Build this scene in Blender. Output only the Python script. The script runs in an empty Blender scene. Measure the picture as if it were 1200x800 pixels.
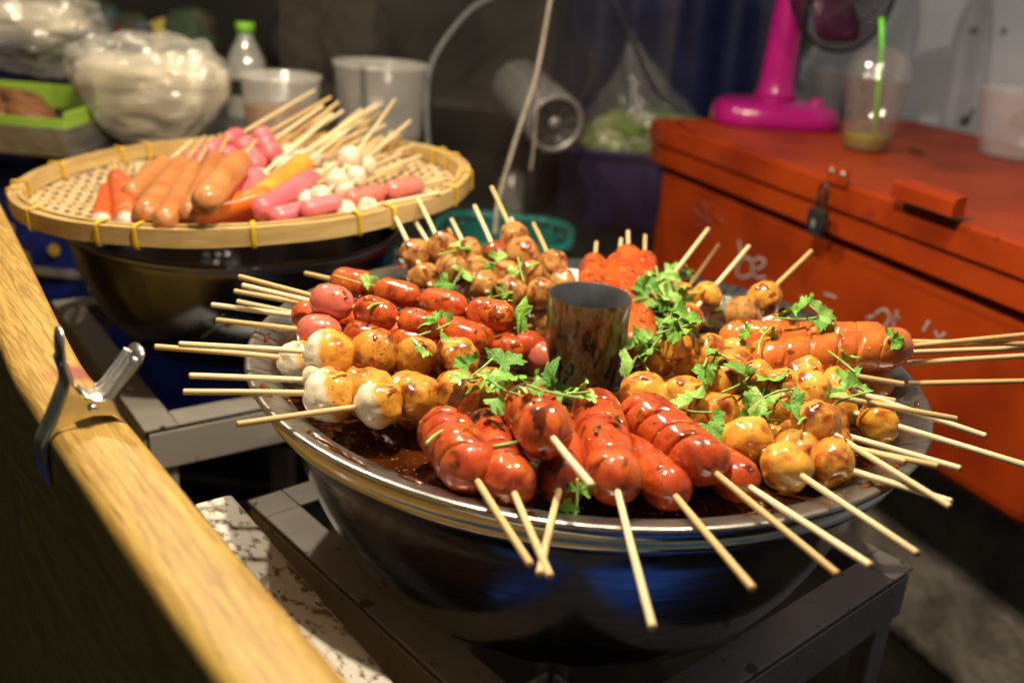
import bpy, bmesh, math, random
from mathutils import Vector, Matrix, noise
R_ = math.radians
rnd = random.Random(7)
scene = bpy.context.scene
COL = scene.collection

# ------------------------------------------------------------------ camera
F_PX = 1150.0                                    # focal length for a 1200 px wide frame
CAM = Vector((0.0, -0.642, 0.252))               # the rim of the big pan is z = 0
yaw, pitch, roll = R_(-4.57), R_(21.25), R_(4.3)
FW = Vector((math.sin(yaw)*math.cos(pitch), math.cos(yaw)*math.cos(pitch), -math.sin(pitch)))
r0 = FW.cross(Vector((0, 0, 1))).normalized(); u0 = r0.cross(FW)
RT = r0*math.cos(roll) + u0*math.sin(roll)
UP = -r0*math.sin(roll) + u0*math.cos(roll)
cd = bpy.data.cameras.new('camera'); cam = bpy.data.objects.new('camera', cd); COL.objects.link(cam)
cam.matrix_world = Matrix(((RT.x, UP.x, -FW.x, CAM.x), (RT.y, UP.y, -FW.y, CAM.y), (RT.z, UP.z, -FW.z, CAM.z), (0, 0, 0, 1)))
cd.sensor_width = 36.0; cd.lens = F_PX/1200*36; cd.clip_start = 0.02; cd.clip_end = 200
cd.dof.use_dof = True; cd.dof.focus_distance = 0.60; cd.dof.aperture_fstop = 4.8
scene.camera = cam

# ------------------------------------------------------------------ night sky, lamps, exposure
w = bpy.data.worlds.new('World'); scene.world = w; w.use_nodes = True
nt = w.node_tree; bg = nt.nodes['Background']
sky = nt.nodes.new('ShaderNodeTexSky'); sky.sky_type = 'NISHITA'; sky.sun_disc = False
sky.sun_elevation = R_(3.0); sky.sun_rotation = R_(0)
nt.links.new(sky.outputs[0], bg.inputs[0]); bg.inputs[1].default_value = 0.055
vs = scene.view_settings; vs.view_transform = 'Standard'; vs.look = 'None'; vs.exposure = 0.0; vs.gamma = 1.0; vs.use_curve_mapping = False
LAMPS = [((-0.10, -0.10, 0.66), 28.0), ((-0.48, 0.42, 0.72), 20.0), ((0.20, 0.06, 0.66), 13.0)]
def stall_lamp_light(loc, power):
    l = bpy.data.lights.new('lamp_light', 'POINT'); l.energy = power; l.color = (1.0, 0.84, 0.60); l.shadow_soft_size = 0.013
    o = bpy.data.objects.new('lamp_light', l); COL.objects.link(o); o.location = loc
    return o
for p_, e_ in LAMPS: stall_lamp_light(p_, e_)

# ------------------------------------------------------------------ helpers: pixel of the 1200x800 photo -> a point at a known height / depth
def ray(px, py): return FW + RT*((px-600)/F_PX) - UP*((py-400)/F_PX)
def atz(px, py, z):
    d = ray(px, py); return CAM + d*((z-CAM.z)/d.z)
def aty(px, py, y):
    d = ray(px, py); return CAM + d*((y-CAM.y)/d.y)
def atd(px, py, dep): return CAM + ray(px, py)*dep
def on_plane(px, py, p0, n):
    d = ray(px, py); return CAM + d*((p0-CAM).dot(n)/d.dot(n))
def pt(t):
    if len(t) == 3: return atz(*t)
    return aty(t[0], t[1], t[3]) if t[2] == 'y' else atd(t[0], t[1], t[3])

# ------------------------------------------------------------------ helpers: objects
def tag(o, label=None, cat=None, group=None, kind=None):
    if label: o['label'] = label
    if cat: o['category'] = cat
    if group: o['group'] = group
    if kind: o['kind'] = kind
    return o
def mesh(name, V, Fc, smooth=True):
    m = bpy.data.meshes.new(name); m.from_pydata([tuple(v) for v in V], [], Fc); m.update()
    if smooth:
        for p in m.polygons: p.use_smooth = True
    return m
def obj(name, m, mat=None, parent=None):
    if isinstance(m, tuple): m = mesh(name, *m)
    if isinstance(m, bmesh.types.BMesh):
        b = m; m = bpy.data.meshes.new(name); b.to_mesh(m); b.free()
    if mat is not None and len(m.materials) == 0: m.materials.append(mat)
    o = bpy.data.objects.new(name, m); COL.objects.link(o)
    if mat is not None and m.materials[0] != mat:
        o.material_slots[0].link = 'OBJECT'; o.material_slots[0].material = mat
    if parent is not None: o.parent = parent
    return o
def empty(name, loc=(0, 0, 0), mat4=None):
    o = bpy.data.objects.new(name, None); o.empty_display_size = 0.02; COL.objects.link(o)
    if mat4 is not None: o.matrix_world = mat4
    else: o.location = loc
    return o
def frame(origin, ex, ez=Vector((0, 0, 1))):
    ex = ex.normalized(); ey = ez.cross(ex).normalized(); ez2 = ex.cross(ey)
    return Matrix(((ex.x, ey.x, ez2.x, origin.x), (ex.y, ey.y, ez2.y, origin.y), (ex.z, ey.z, ez2.z, origin.z), (0, 0, 0, 1)))

def lathe(prof, seg=48, wob=None):
    V, Fc = [], []; n = len(prof)
    for i, (r, z) in enumerate(prof):
        for k in range(seg):
            a = 2*math.pi*k/seg
            V.append((r*math.cos(a), r*math.sin(a), z))
    for i in range(n-1):
        for k in range(seg):
            k2 = (k+1) % seg
            Fc.append((i*seg+k, i*seg+k2, (i+1)*seg+k2, (i+1)*seg+k))
    return V, Fc
def tube(P, rad, seg=8, caps=True, closed=False):
    P = [Vector(p) for p in P]; n = len(P)
    if not callable(rad):
        rr = rad; rad = lambda s: rr
    V, Fc = [], []; prev = None
    for i, p in enumerate(P):
        if closed: t = P[(i+1) % n]-P[i-1]
        else: t = P[min(i+1, n-1)]-P[max(i-1, 0)]
        t.normalize()
        if prev is None:
            a = Vector((0, 0, 1)) if abs(t.z) < .9 else Vector((1, 0, 0))
            x = t.cross(a).normalized()
        else: x = (prev - t*prev.dot(t)).normalized()
        prev = x; y = t.cross(x); r = rad(i/(n-1))
        for k in range(seg):
            a = 2*math.pi*k/seg; V.append(p + x*(r*math.cos(a)) + y*(r*math.sin(a)))
    m = n if closed else n-1
    for i in range(m):
        j = (i+1) % n
        for k in range(seg):
            k2 = (k+1) % seg; Fc.append((i*seg+k, i*seg+k2, j*seg+k2, j*seg+k))
    if caps and not closed:
        Fc.append(tuple(range(seg-1, -1, -1))); Fc.append(tuple((n-1)*seg+k for k in range(seg)))
    return V, Fc
def strip(P, N, w, th, taper=None):
    """flat band of width w and thickness th along P, N = width direction (one vector or a list)"""
    P = [Vector(p) for p in P]; n = len(P); V, Fc = [], []
    for i, p in enumerate(P):
        t = (P[min(i+1, n-1)]-P[max(i-1, 0)]).normalized()
        nn = Vector(N[i]) if isinstance(N, list) else Vector(N)
        nn = (nn - t*nn.dot(t)).normalized(); b = t.cross(nn)
        ww = w*(taper(i/(n-1)) if taper else 1)
        for sx, sy in ((-1, -1), (1, -1), (1, 1), (-1, 1)): V.append(p + nn*(sx*ww/2) + b*(sy*th/2))
    for i in range(n-1):
        for k in range(4):
            k2 = (k+1) % 4; Fc.append((i*4+k, i*4+k2, (i+1)*4+k2, (i+1)*4+k))
    Fc.append((3, 2, 1, 0)); e = (n-1)*4; Fc.append((e, e+1, e+2, e+3))
    return V, Fc
def join(*ms):
    V, Fc = [], []
    for m in ms:
        o = len(V); V += [Vector(v) for v in m[0]]; Fc += [tuple(i+o for i in f) for f in m[1]]
    return V, Fc
def xf(m, M): return [M @ Vector(v) for v in m[0]], m[1]
def box_bm(cx, cy, cz, sx, sy, sz, bev=0.0, seg=2, bm=None):
    new = bm is None
    b = bmesh.new(); bmesh.ops.create_cube(b, size=1)
    for v in b.verts: v.co = Vector((cx+v.co.x*sx, cy+v.co.y*sy, cz+v.co.z*sz))
    if bev > 0: bmesh.ops.bevel(b, geom=b.edges[:], offset=bev, segments=seg, profile=.5, affect='EDGES')
    if new: return b
    t = bpy.data.meshes.new('t'); b.to_mesh(t); b.free(); bm.from_mesh(t); bpy.data.meshes.remove(t); return bm
def boxes(lst, bev=.002):
    bm = bmesh.new()
    for a in lst: box_bm(*a, bev=bev, bm=bm)
    return bm
def smoothp(P, k=6):
    P = [Vector(p) for p in P]; out = []
    for i in range(len(P)-1):
        p0, p1, p2, p3 = P[max(i-1, 0)], P[i], P[i+1], P[min(i+2, len(P)-1)]
        for j in range(k):
            t = j/k; out.append(.5*((2*p1)+(p2-p0)*t+(2*p0-5*p1+4*p2-p3)*t*t+(3*p1-p0-3*p2+p3)*t**3))
    out.append(P[-1]); return out
def blob(sub, fn):
    b = bmesh.new(); bmesh.ops.create_icosphere(b, subdivisions=sub, radius=1.0)
    for v in b.verts: v.co = fn(v.co.copy())
    for f in b.faces: f.smooth = True
    return b
def nz(p, s, o=0.0): return noise.noise(Vector(p)*s + Vector((o, o*1.7, -o)))

# ------------------------------------------------------------------ materials
def mat(name, base, rough=.5, metal=0., col2=None, nscale=8., nrange=(.35, .65), ndet=4., spk=None, bump=None, coat=0., coat_r=.06,
        sss=0., sss_r=(.01, .004, .002), trans=0., alpha=1., spec=.5, ior=1.45, rough2=None, stretch=None, aniso=0., extra=None, sheen=0., rnd_off=True, bump2=None, coat_ior=1.5):
    m = bpy.data.materials.new(name); m.use_nodes = True; N = m.node_tree.nodes; L = m.node_tree.links
    b = N['Principled BSDF']
    def S(k, v):
        if k in b.inputs: b.inputs[k].default_value = v
    S('Base Color', (*base, 1)); S('Roughness', rough); S('Metallic', metal); S('Coat Weight', coat); S('Coat Roughness', coat_r)
    S('Subsurface Weight', sss); S('Subsurface Radius', sss_r); S('Subsurface Scale', 1.0 if sss else .05); S('Transmission Weight', trans); S('Alpha', alpha)
    S('Specular IOR Level', spec); S('IOR', ior); S('Anisotropic', aniso); S('Sheen Weight', sheen); S('Coat IOR', coat_ior)
    tc = N.new('ShaderNodeTexCoord'); vec = tc.outputs['Object']
    if rnd_off:
        oi = N.new('ShaderNodeObjectInfo'); mu = N.new('ShaderNodeMath'); mu.operation = 'MULTIPLY'; mu.inputs[1].default_value = 37.0
        L.new(oi.outputs['Random'], mu.inputs[0]); ad = N.new('ShaderNodeVectorMath'); ad.operation = 'ADD'
        L.new(vec, ad.inputs[0]); L.new(mu.outputs[0], ad.inputs[1]); vec = ad.outputs[0]
    if stretch:
        mp = N.new('ShaderNodeMapping'); mp.inputs['Scale'].default_value = stretch; L.new(vec, mp.inputs['Vector']); vec = mp.outputs[0]
    def noise_(sc, det=4., dist=0.):
        n = N.new('ShaderNodeTexNoise'); n.inputs['Scale'].default_value = sc; n.inputs['Detail'].default_value = det; n.inputs['Distortion'].default_value = dist
        L.new(vec, n.inputs['Vector']); return n.outputs['Fac']
    def ramp(src, a, c):
        r = N.new('ShaderNodeMapRange'); r.interpolation_type = 'SMOOTHSTEP'; r.inputs['From Min'].default_value = a; r.inputs['From Max'].default_value = c
        L.new(src, r.inputs['Value']); return r.outputs['Result']
    def mix(fac, c1, c2):
        x = N.new('ShaderNodeMix'); x.data_type = 'RGBA'; L.new(fac, x.inputs['Factor'])
        for idx, c in ((6, c1), (7, c2)):
            if isinstance(c, tuple): x.inputs[idx].default_value = (*c, 1)
            else: L.new(c, x.inputs[idx])
        return x.outputs[2]
    col = base; f = None
    if col2:
        f = ramp(noise_(nscale, ndet), *nrange); col = mix(f, base, col2)
        if rough2 is not None:
            mr = N.new('ShaderNodeMapRange'); mr.inputs['To Min'].default_value = rough; mr.inputs['To Max'].default_value = rough2
            L.new(f, mr.inputs['Value']); L.new(mr.outputs[0], b.inputs['Roughness'])
    ctx = dict(N=N, L=L, b=b, vec=vec, tc=tc, noise=noise_, ramp=ramp, mix=mix)
    if extra: col = extra(ctx, col)
    for s in (spk or []):
        col = mix(ramp(noise_(s[0], 2.), s[1], s[1]+.04), col, s[2])
    if not isinstance(col, tuple): L.new(col, b.inputs['Base Color'])
    hs = None
    for bp in (bump, bump2):
        if bp:
            bn = N.new('ShaderNodeBump'); bn.inputs['Strength'].default_value = bp[1]; bn.inputs['Distance'].default_value = bp[2] if len(bp) > 2 else .002
            L.new(noise_(bp[0], 3.), bn.inputs['Height'])
            if hs: L.new(hs, bn.inputs['Normal'])
            hs = bn.outputs[0]
    if hs:
        L.new(hs, b.inputs['Normal'])
        if coat: L.new(hs, b.inputs['Coat Normal'])
    return m
def film(name, tint=(.9, .9, .88), dif=.12, glo=.12, rough=.15, bump=(30, .6, .004), spots=False):
    """thin clear plastic: mostly see-through, some gloss and a little milky scatter"""
    m = bpy.data.materials.new(name); m.use_nodes = True; N = m.node_tree.nodes; L = m.node_tree.links
    N.remove(N['Principled BSDF']); out = N['Material Output']
    tr = N.new('ShaderNodeBsdfTransparent'); tr.inputs[0].default_value = (.97, .97, .97, 1)
    df = N.new('ShaderNodeBsdfDiffuse'); df.inputs[0].default_value = (*tint, 1)
    gl = N.new('ShaderNodeBsdfGlossy'); gl.inputs['Roughness'].default_value = rough
    tc = N.new('ShaderNodeTexCoord')
    ns = N.new('ShaderNodeTexNoise'); ns.inputs['Scale'].default_value = bump[0]; ns.inputs['Detail'].default_value = 4; L.new(tc.outputs['Object'], ns.inputs['Vector'])
    bn = N.new('ShaderNodeBump'); bn.inputs['Strength'].default_value = bump[1]; bn.inputs['Distance'].default_value = bump[2]; L.new(ns.outputs['Fac'], bn.inputs['Height'])
    L.new(bn.outputs[0], gl.inputs['Normal'])
    m1 = N.new('ShaderNodeMixShader'); m1.inputs[0].default_value = dif; L.new(tr.outputs[0], m1.inputs[1]); L.new(df.outputs[0], m1.inputs[2])
    if spots:
        n2 = N.new('ShaderNodeTexNoise'); n2.inputs['Scale'].default_value = 5; n2.inputs['Detail'].default_value = 8; L.new(tc.outputs['Object'], n2.inputs['Vector'])
        mr = N.new('ShaderNodeMapRange'); mr.inputs['From Min'].default_value = .4; mr.inputs['From Max'].default_value = .75; mr.inputs['To Min'].default_value = dif*.3; mr.inputs['To Max'].default_value = dif*2.2
        L.new(n2.outputs['Fac'], mr.inputs['Value']); L.new(mr.outputs[0], m1.inputs[0])
    m2 = N.new('ShaderNodeMixShader'); m2.inputs[0].default_value = glo; L.new(m1.outputs[0], m2.inputs[1]); L.new(gl.outputs[0], m2.inputs[2])
    L.new(m2.outputs[0], out.inputs[0])
    return m

FLECK = (.10, .015, .004)
M = {}
def glaze_speck(): return [(820., .655, FLECK), (330., .70, (.17, .03, .008))]
M['steel'] = mat('polished_steel', (.60, .61, .63), .14, 1., col2=(.50, .50, .51), nscale=30, rough2=.22, bump=(40, .06, .0015), stretch=(.4, .4, 8), rnd_off=False)
M['steel_rim'] = mat('worn_rim_steel', (.52, .51, .50), .26, 1., col2=(.32, .30, .28), nscale=40, rough2=.42, bump=(60, .1, .001), spk=[(22., .66, (.16, .06, .015))], rnd_off=False)
M['steel_dark'] = mat('dark_blued_steel', (.24, .26, .31), .15, 1., col2=(.09, .09, .11), nscale=9, rough2=.28, bump=(5, .05, .004), rnd_off=False)
M['chrome'] = mat('chrome', (.85, .83, .80), .30, 1., col2=(.65, .62, .58), nscale=60, rough2=.42, bump=(150, .12, .0006))
def burnt(ctx, col):
    mx = ctx['mix']; f1 = ctx['ramp'](ctx['noise'](85., 8., 1.8), .40, .60); c = mx(f1, col, (.11, .042, .008))
    f2 = ctx['ramp'](ctx['noise'](130., 8., 1.2), .50, .64); c = mx(f2, c, (.016, .008, .004))
    f3 = ctx['ramp'](ctx['noise'](260., 4., .3), .60, .70); c = mx(f3, c, (.22, .10, .015))
    b = ctx['b']; g = ctx['N'].new('ShaderNodeMath'); g.operation = 'MULTIPLY_ADD'; g.inputs[1].default_value = -.6; g.inputs[2].default_value = .6; ctx['L'].new(f1, g.inputs[0]); ctx['L'].new(g.outputs[0], b.inputs['Metallic'])
    return c
M['chimney'] = mat('heat_stained_steel', (.19, .135, .09), .34, .8, col2=(.20, .17, .11), nscale=30, coat=.5, extra=burnt, bump=(200, .5, .0008), stretch=(1, 1, .4), rnd_off=False)
M['dull'] = mat('dull_inner_steel', (.17, .18, .20), .5, .6, col2=(.10, .10, .11), nscale=40, rnd_off=False)
M['sauce'] = mat('chilli_sauce', (.026, .005, .0015), .16, 0., col2=(.065, .015, .003), nscale=42, coat=.6, coat_r=.05, bump=(70, .5, .002), spk=[(420., .66, (.40, .16, .02)), (520., .69, (.10, .14, .012)), (300., .70, (.30, .03, .006))], rnd_off=False)
M['sauce_drip'] = mat('dried_sauce', (.15, .045, .008), .2, 0., col2=(.06, .014, .003), nscale=120, coat=.6, bump=(120, .6, .001), spk=[(260, .65, (.4, .2, .02))])
def stick_tone(ctx, col):
    N, L = ctx['N'], ctx['L']; oi = N.new('ShaderNodeObjectInfo'); r = ctx['ramp'](oi.outputs['Random'], .35, 1.0)
    c = ctx['mix'](r, col, (.60, .40, .17))
    sx = N.new('ShaderNodeSeparateXYZ'); L.new(ctx['tc'].outputs['Generated'], sx.inputs[0])
    c = ctx['mix'](ctx['ramp'](sx.outputs[0], .992, 1.0), c, (.36, .22, .10))
    return ctx['mix'](ctx['ramp'](ctx['noise'](30., 3.), .64, .70), c, (.42, .21, .06))
M['stick'] = mat('bamboo_stick', (.76, .60, .35), .55, 0., col2=(.82, .68, .44), nscale=400, stretch=(.06, 1, 1), bump=(900, .3, .0003), extra=stick_tone)
M['stick2'] = mat('scorched_stick', (.24, .12, .045), .6, 0., col2=(.4, .24, .11), nscale=60, stretch=(.1, 1, 1))
sg = dict(coat=1., coat_r=.025, coat_ior=1.75, sss=.05, bump=(420, .22, .0006), bump2=(120, .40, .0014), rough=.5, spec=.25)
def patches(dark, light, t=.56):
    def f(ctx, col):
        c = ctx['mix'](ctx['ramp'](ctx['noise'](48., 3., .6), .50, .66), col, light)
        return ctx['mix'](ctx['ramp'](ctx['noise'](95., 7., .5), t-.03, t+.16), c, dark)
    return f
M['sausage_red'] = mat('glazed_red_sausage', (.54, .070, .009), col2=(.34, .028, .004), nscale=75, nrange=(.4, .72), spk=glaze_speck(), extra=patches((.10, .010, .003), (.58, .11, .014)), **sg)
M['sausage_orange'] = mat('glazed_orange_sausage', (.56, .085, .009), col2=(.36, .03, .004), nscale=80, nrange=(.42, .75), spk=glaze_speck(), extra=patches((.15, .016, .003), (.62, .13, .012), .57), **sg)
M['sausage_tan'] = mat('glazed_tan_sausage', (.62, .16, .02), col2=(.48, .08, .009), nscale=80, nrange=(.42, .75), spk=[(820., .69, FLECK)], **sg)
M['sausage_pinkglaze'] = mat('half_glazed_pink_sausage', (.62, .15, .10), col2=(.5, .07, .015), nscale=24, nrange=(.52, .62), coat=.7, coat_r=.08, sss=.15, rough=.3, bump=(90, .15, .001))
M['ball_yellow'] = mat('glazed_fish_ball', (.62, .27, .03), col2=(.40, .09, .007), nscale=95, nrange=(.42, .66), spk=glaze_speck(), extra=patches((.17, .028, .003), (.70, .36, .05), .53), **sg)
M['ball_gold'] = mat('glazed_golden_ball', (.70, .33, .035), col2=(.50, .12, .008), nscale=95, nrange=(.44, .7), spk=[(700., .67, (.3, .05, .006))], extra=patches((.26, .045, .004), (.76, .41, .06), .54), **sg)
M['ball_meat'] = mat('glazed_meat_ball', (.52, .25, .06), col2=(.32, .10, .014), nscale=100, nrange=(.4, .7), spk=glaze_speck(), extra=patches((.11, .022, .004), (.50, .24, .06), .53), **sg)
M['ball_dark'] = mat('sauce_covered_ball', (.30, .055, .010), col2=(.12, .02, .004), nscale=110, nrange=(.4, .65), spk=glaze_speck(), **sg)
def half_white(ctx, col):
    N, L = ctx['N'], ctx['L']; sx = N.new('ShaderNodeSeparateXYZ'); L.new(ctx['tc'].outputs['Generated'], sx.inputs[0])
    ad = N.new('ShaderNodeMath'); ad.operation = 'MULTIPLY_ADD'; L.new(ctx['noise'](90., 3.), ad.inputs[0]); ad.inputs[1].default_value = .36; L.new(sx.outputs[0], ad.inputs[2])
    s2 = N.new('ShaderNodeMath'); s2.operation = 'MULTIPLY_ADD'; L.new(sx.outputs[2], s2.inputs[0]); s2.inputs[1].default_value = -.35; L.new(ad.outputs[0], s2.inputs[2])
    return ctx['mix'](ctx['ramp'](s2.outputs[0], .44, .66), col, (.84, .76, .58))
M['ball_white'] = mat('half_dipped_fish_ball', (.72, .34, .04), col2=(.46, .11, .008), nscale=95, nrange=(.46, .68), spk=[(760., .67, (.2, .03, .005))], extra=half_white, **sg)
M['crab_glaze'] = mat('glazed_crab_stick', (.72, .13, .012), col2=(.52, .055, .006), nscale=70, spk=[(760., .69, FLECK)], **sg)
def leaf_tone(ctx, col):
    N = ctx['N']; oi = N.new('ShaderNodeObjectInfo'); c = ctx['mix'](ctx['ramp'](oi.outputs['Random'], .3, 1.0), col, (.10, .26, .03))
    return ctx['mix'](ctx['ramp'](ctx['noise'](3.5, 5.), .60, .72), c, (.30, .30, .05))
M['leaf'] = mat('coriander_leaf', (.13, .33, .03), .4, col2=(.21, .44, .06), nscale=2., bump=(9, .25, .08), spec=.4, extra=leaf_tone)
M['leaf_pale'] = mat('coriander_leaf_pale', (.36, .56, .15), .45, col2=(.24, .46, .08), nscale=2., bump=(9, .25, .08), extra=leaf_tone)
M['leaf_sauced'] = mat('sauced_leaf', (.15, .16, .015), .25, col2=(.08, .05, .006), nscale=90, coat=.6)
M['stem'] = mat('coriander_stem', (.22, .40, .08), .4, col2=(.30, .46, .12), nscale=40)
# raw food on the basket
rw = dict(rough=.40, sss=.08, bump=(70, .3, .0015), bump2=(300, .25, .0006), coat=.25, coat_r=.2)
M['raw_brown'] = mat('raw_brown_sausage', (.52, .22, .075), col2=(.44, .15, .04), nscale=30, **rw)
M['raw_pink'] = mat('raw_pink_sausage', (.72, .17, .19), col2=(.62, .12, .15), nscale=30, **rw)
M['raw_salmon'] = mat('raw_salmon_sausage', (.62, .18, .14), col2=(.55, .13, .10), nscale=30, **rw)
M['raw_white'] = mat('raw_fish_ball', (.70, .60, .46), col2=(.62, .50, .36), nscale=60, **rw)
M['raw_orange'] = mat('raw_fish_tofu', (.78, .33, .05), col2=(.70, .25, .03), nscale=40, **rw)
def crab_white(ctx, col):
    N, L = ctx['N'], ctx['L']; sx = N.new('ShaderNodeSeparateXYZ'); L.new(ctx['tc'].outputs['Generated'], sx.inputs[0])
    f = ctx['ramp'](sx.outputs[0], .10, .02); c = ctx['mix'](f, col, (.72, .58, .46))
    return ctx['mix'](ctx['ramp'](ctx['noise'](40., 3.), .60, .66), c, (.72, .5, .36))
M['raw_crab'] = mat('raw_crab_stick', (.76, .13, .03), col2=(.66, .09, .02), nscale=30, extra=crab_white, **rw)
M['raw_crab_orange'] = mat('raw_orange_crab_stick', (.80, .19, .02), col2=(.72, .14, .02), nscale=30, stretch=(.3, 1, 1), **rw)
# basket
M['bamboo'] = mat('bamboo_band', (.58, .42, .19), .5, col2=(.46, .30, .11), nscale=16, stretch=(1, 1, 7), bump=(60, .2, .001), rnd_off=False, spk=[(5., .66, (.27, .17, .07))])
M['strip'] = mat('woven_bamboo', (.66, .50, .28), .5, col2=(.54, .37, .17), nscale=22, bump=(120, .2, .0006))
M['tie'] = mat('yellow_tie', (.74, .50, .02), .4, col2=(.62, .38, .02), nscale=60)
# furniture
def grain(ctx, col):
    N, L = ctx['N'], ctx['L']; mp = N.new('ShaderNodeMapping'); mp.inputs['Scale'].default_value = (1.7, 40, 40); L.new(ctx['tc'].outputs['Object'], mp.inputs['Vector'])
    n = N.new('ShaderNodeTexNoise'); n.inputs['Scale'].default_value = 9; n.inputs['Detail'].default_value = 9; n.inputs['Distortion'].default_value = 1.6; L.new(mp.outputs[0], n.inputs['Vector'])
    c = ctx['mix'](ctx['ramp'](n.outputs['Fac'], .34, .68), col, (.28, .155, .032))
    mp2 = N.new('ShaderNodeMapping'); mp2.inputs['Scale'].default_value = (5, 170, 170); L.new(ctx['tc'].outputs['Object'], mp2.inputs['Vector'])
    n2 = N.new('ShaderNodeTexNoise'); n2.inputs['Scale'].default_value = 9; n2.inputs['Detail'].default_value = 5; L.new(mp2.outputs[0], n2.inputs['Vector'])
    c = ctx['mix'](ctx['ramp'](n2.outputs['Fac'], .54, .68), c, (.20, .105, .025))
    # one worn reddish stain near the clamp
    vm = N.new('ShaderNodeVectorMath'); vm.operation = 'DISTANCE'; L.new(ctx['tc'].outputs['Object'], vm.inputs[0]); vm.inputs[1].default_value = (-.062, .010, .012)
    ad = N.new('ShaderNodeMath'); ad.operation = 'MULTIPLY_ADD'; L.new(ctx['noise'](60., 3.), ad.inputs[0]); ad.inputs[1].default_value = .02; L.new(vm.outputs['Value'], ad.inputs[2])
    return ctx['mix'](ctx['ramp'](ad.outputs[0], .026, .016), c, (.26, .06, .05))
M['wood'] = mat('wood_grain_vinyl', (.50, .325, .080), .5, extra=grain, bump=(180, .12, .0006), rnd_off=False)
M['peel'] = mat('peeling_white_paint', (.70, .67, .62), .5, col2=(.20, .13, .085), nscale=150, nrange=(.50, .64), ndet=12, bump=(40, .5, .001), spk=[(160., .66, (.25, .12, .05))], stretch=(.55, 1, 1), rnd_off=False)
M['iron'] = mat('grey_painted_angle_iron', (.36, .34, .31), .42, .2, col2=(.48, .45, .40), nscale=9, nrange=(.4, .62), bump=(60, .2, .001), spk=[(24., .68, (.03, .022, .018)), (33., .73, (.30, .12, .03))], rnd_off=False)
M['iron_dark'] = mat('sauce_splashed_angle_iron', (.30, .285, .275), .38, .3, col2=(.40, .38, .36), nscale=9, bump=(60, .2, .001), spk=[(28., .69, (.12, .10, .09)), (120., .69, (.09, .07, .06))], rnd_off=False)
M['chest'] = mat('orange_red_paint', (.36, .044, .005), .45, col2=(.20, .020, .004), nscale=6, nrange=(.40, .72), ndet=9, spec=.2, bump=(50, .08, .001), bump2=(9, .1, .004), spk=[(30., .73, (.14, .03, .015)), (11., .72, (.24, .03, .01))], rnd_off=False)
M['chest_top'] = M['chest']
M['lockmetal'] = mat('padlock_dark_metal', (.05, .05, .055), .4, .7, col2=(.1, .09, .08), nscale=80)
M['scrawl'] = mat('white_scrawl', (.46, .40, .38), .7, col2=(.30, .16, .12), nscale=90, nrange=(.5, .7))
M['smudge'] = mat('dark_smudge', (.20, .05, .03), .6, col2=(.3, .05, .02), nscale=90)
M['magenta'] = mat('magenta_plastic', (.40, .008, .19), .25, coat=.4, col2=(.36, .007, .17), nscale=20, bump=(40, .03, .001))
M['fan_dark'] = mat('fan_wire', (.03, .02, .035), .35, .5)
M['blade'] = mat('fan_blade', (.10, .02, .07), .3, alpha=1)
M['cup'] = film('clear_cup_plastic', dif=.045, glo=.10, rough=.05, bump=(12, .1, .001))
M['bowlclear'] = film('cloudy_bowl_plastic', tint=(.75, .68, .72), dif=.18, glo=.08, rough=.2, bump=(12, .1, .001))
M['tubclear'] = film('cloudy_tub_plastic', tint=(.80, .76, .72), dif=.30, glo=.08, rough=.2, bump=(12, .2, .002))
M['bagclear'] = film('crinkled_clear_bag', tint=(.9, .86, .8), dif=.18, glo=.16, rough=.14, bump=(40, 1., .010))
M['bagthin'] = film('thin_clear_bag', tint=(.7, .7, .68), dif=.09, glo=.08, rough=.2, bump=(30, 1., .010))
M['acrylic'] = film('dusty_clear_sheet', tint=(.7, .66, .6), dif=.010, glo=.010, rough=.25, bump=(8, .05, .001), spots=True)
M['straw'] = mat('green_straw', (.16, .75, .03), .3, coat=.3)
M['drink'] = mat('yellow_green_drink', (.42, .40, .02), .2, trans=.4, coat=.3)
M['wall'] = mat('stained_white_wall', (.33, .36, .44), .8, col2=(.20, .22, .29), nscale=3.2, nrange=(.35, .7), ndet=8, bump=(30, .4, .004), spk=[(16., .66, (.06, .065, .03)), (7., .66, (.12, .13, .13))], rnd_off=False)
M['tarp'] = mat('navy_tarpaulin', (.018, .022, .10), .5, col2=(.028, .034, .15), nscale=5, bump=(10, .4, .01), rnd_off=False)
M['dark'] = mat('dark_cloth', (.008, .007, .006), .8, col2=(.018, .015, .012), nscale=5, nrange=(.4, .7), bump=(20, .5, .004))
M['maroon'] = mat('dark_maroon_plastic', (.035, .012, .014), .35, col2=(.05, .018, .02), nscale=8)
M['indigo'] = mat('indigo_plastic', (.025, .014, .09), .5, col2=(.018, .010, .06), nscale=10)
M['teal'] = mat('teal_plastic', (.012, .20, .18), .3, coat=.2, col2=(.01, .15, .14), nscale=10)
M['concrete'] = mat('rough_concrete', (.30, .27, .24), .9, col2=(.12, .105, .09), nscale=16, ndet=8, nrange=(.3, .7), bump=(45, 1., .006), bump2=(14, .8, .01))
M['floor'] = mat('shade_darkened_floor', (.018, .016, .013), .85, col2=(.007, .006, .005), spec=.1, nscale=5, ndet=9, nrange=(.3, .7), rough2=.7, bump=(30, .6, .006), rnd_off=False)  # base colour lowered to stand for the shade lying on the floor
M['blue'] = mat('blue_oilcloth', (.012, .028, .22), .35, col2=(.010, .02, .14), nscale=14, bump=(16, .4, .006), rnd_off=False)
M['gold'] = mat('yellow_print', (.55, .36, .02), .5, col2=(.45, .26, .02), nscale=40)
M['greyedge'] = mat('pale_edge', (.40, .38, .36), .4, .4, col2=(.25, .24, .22), nscale=20)
M['silver'] = mat('grey_silver_can', (.36, .35, .36), .4, .5, col2=(.28, .27, .28), nscale=14)
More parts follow.
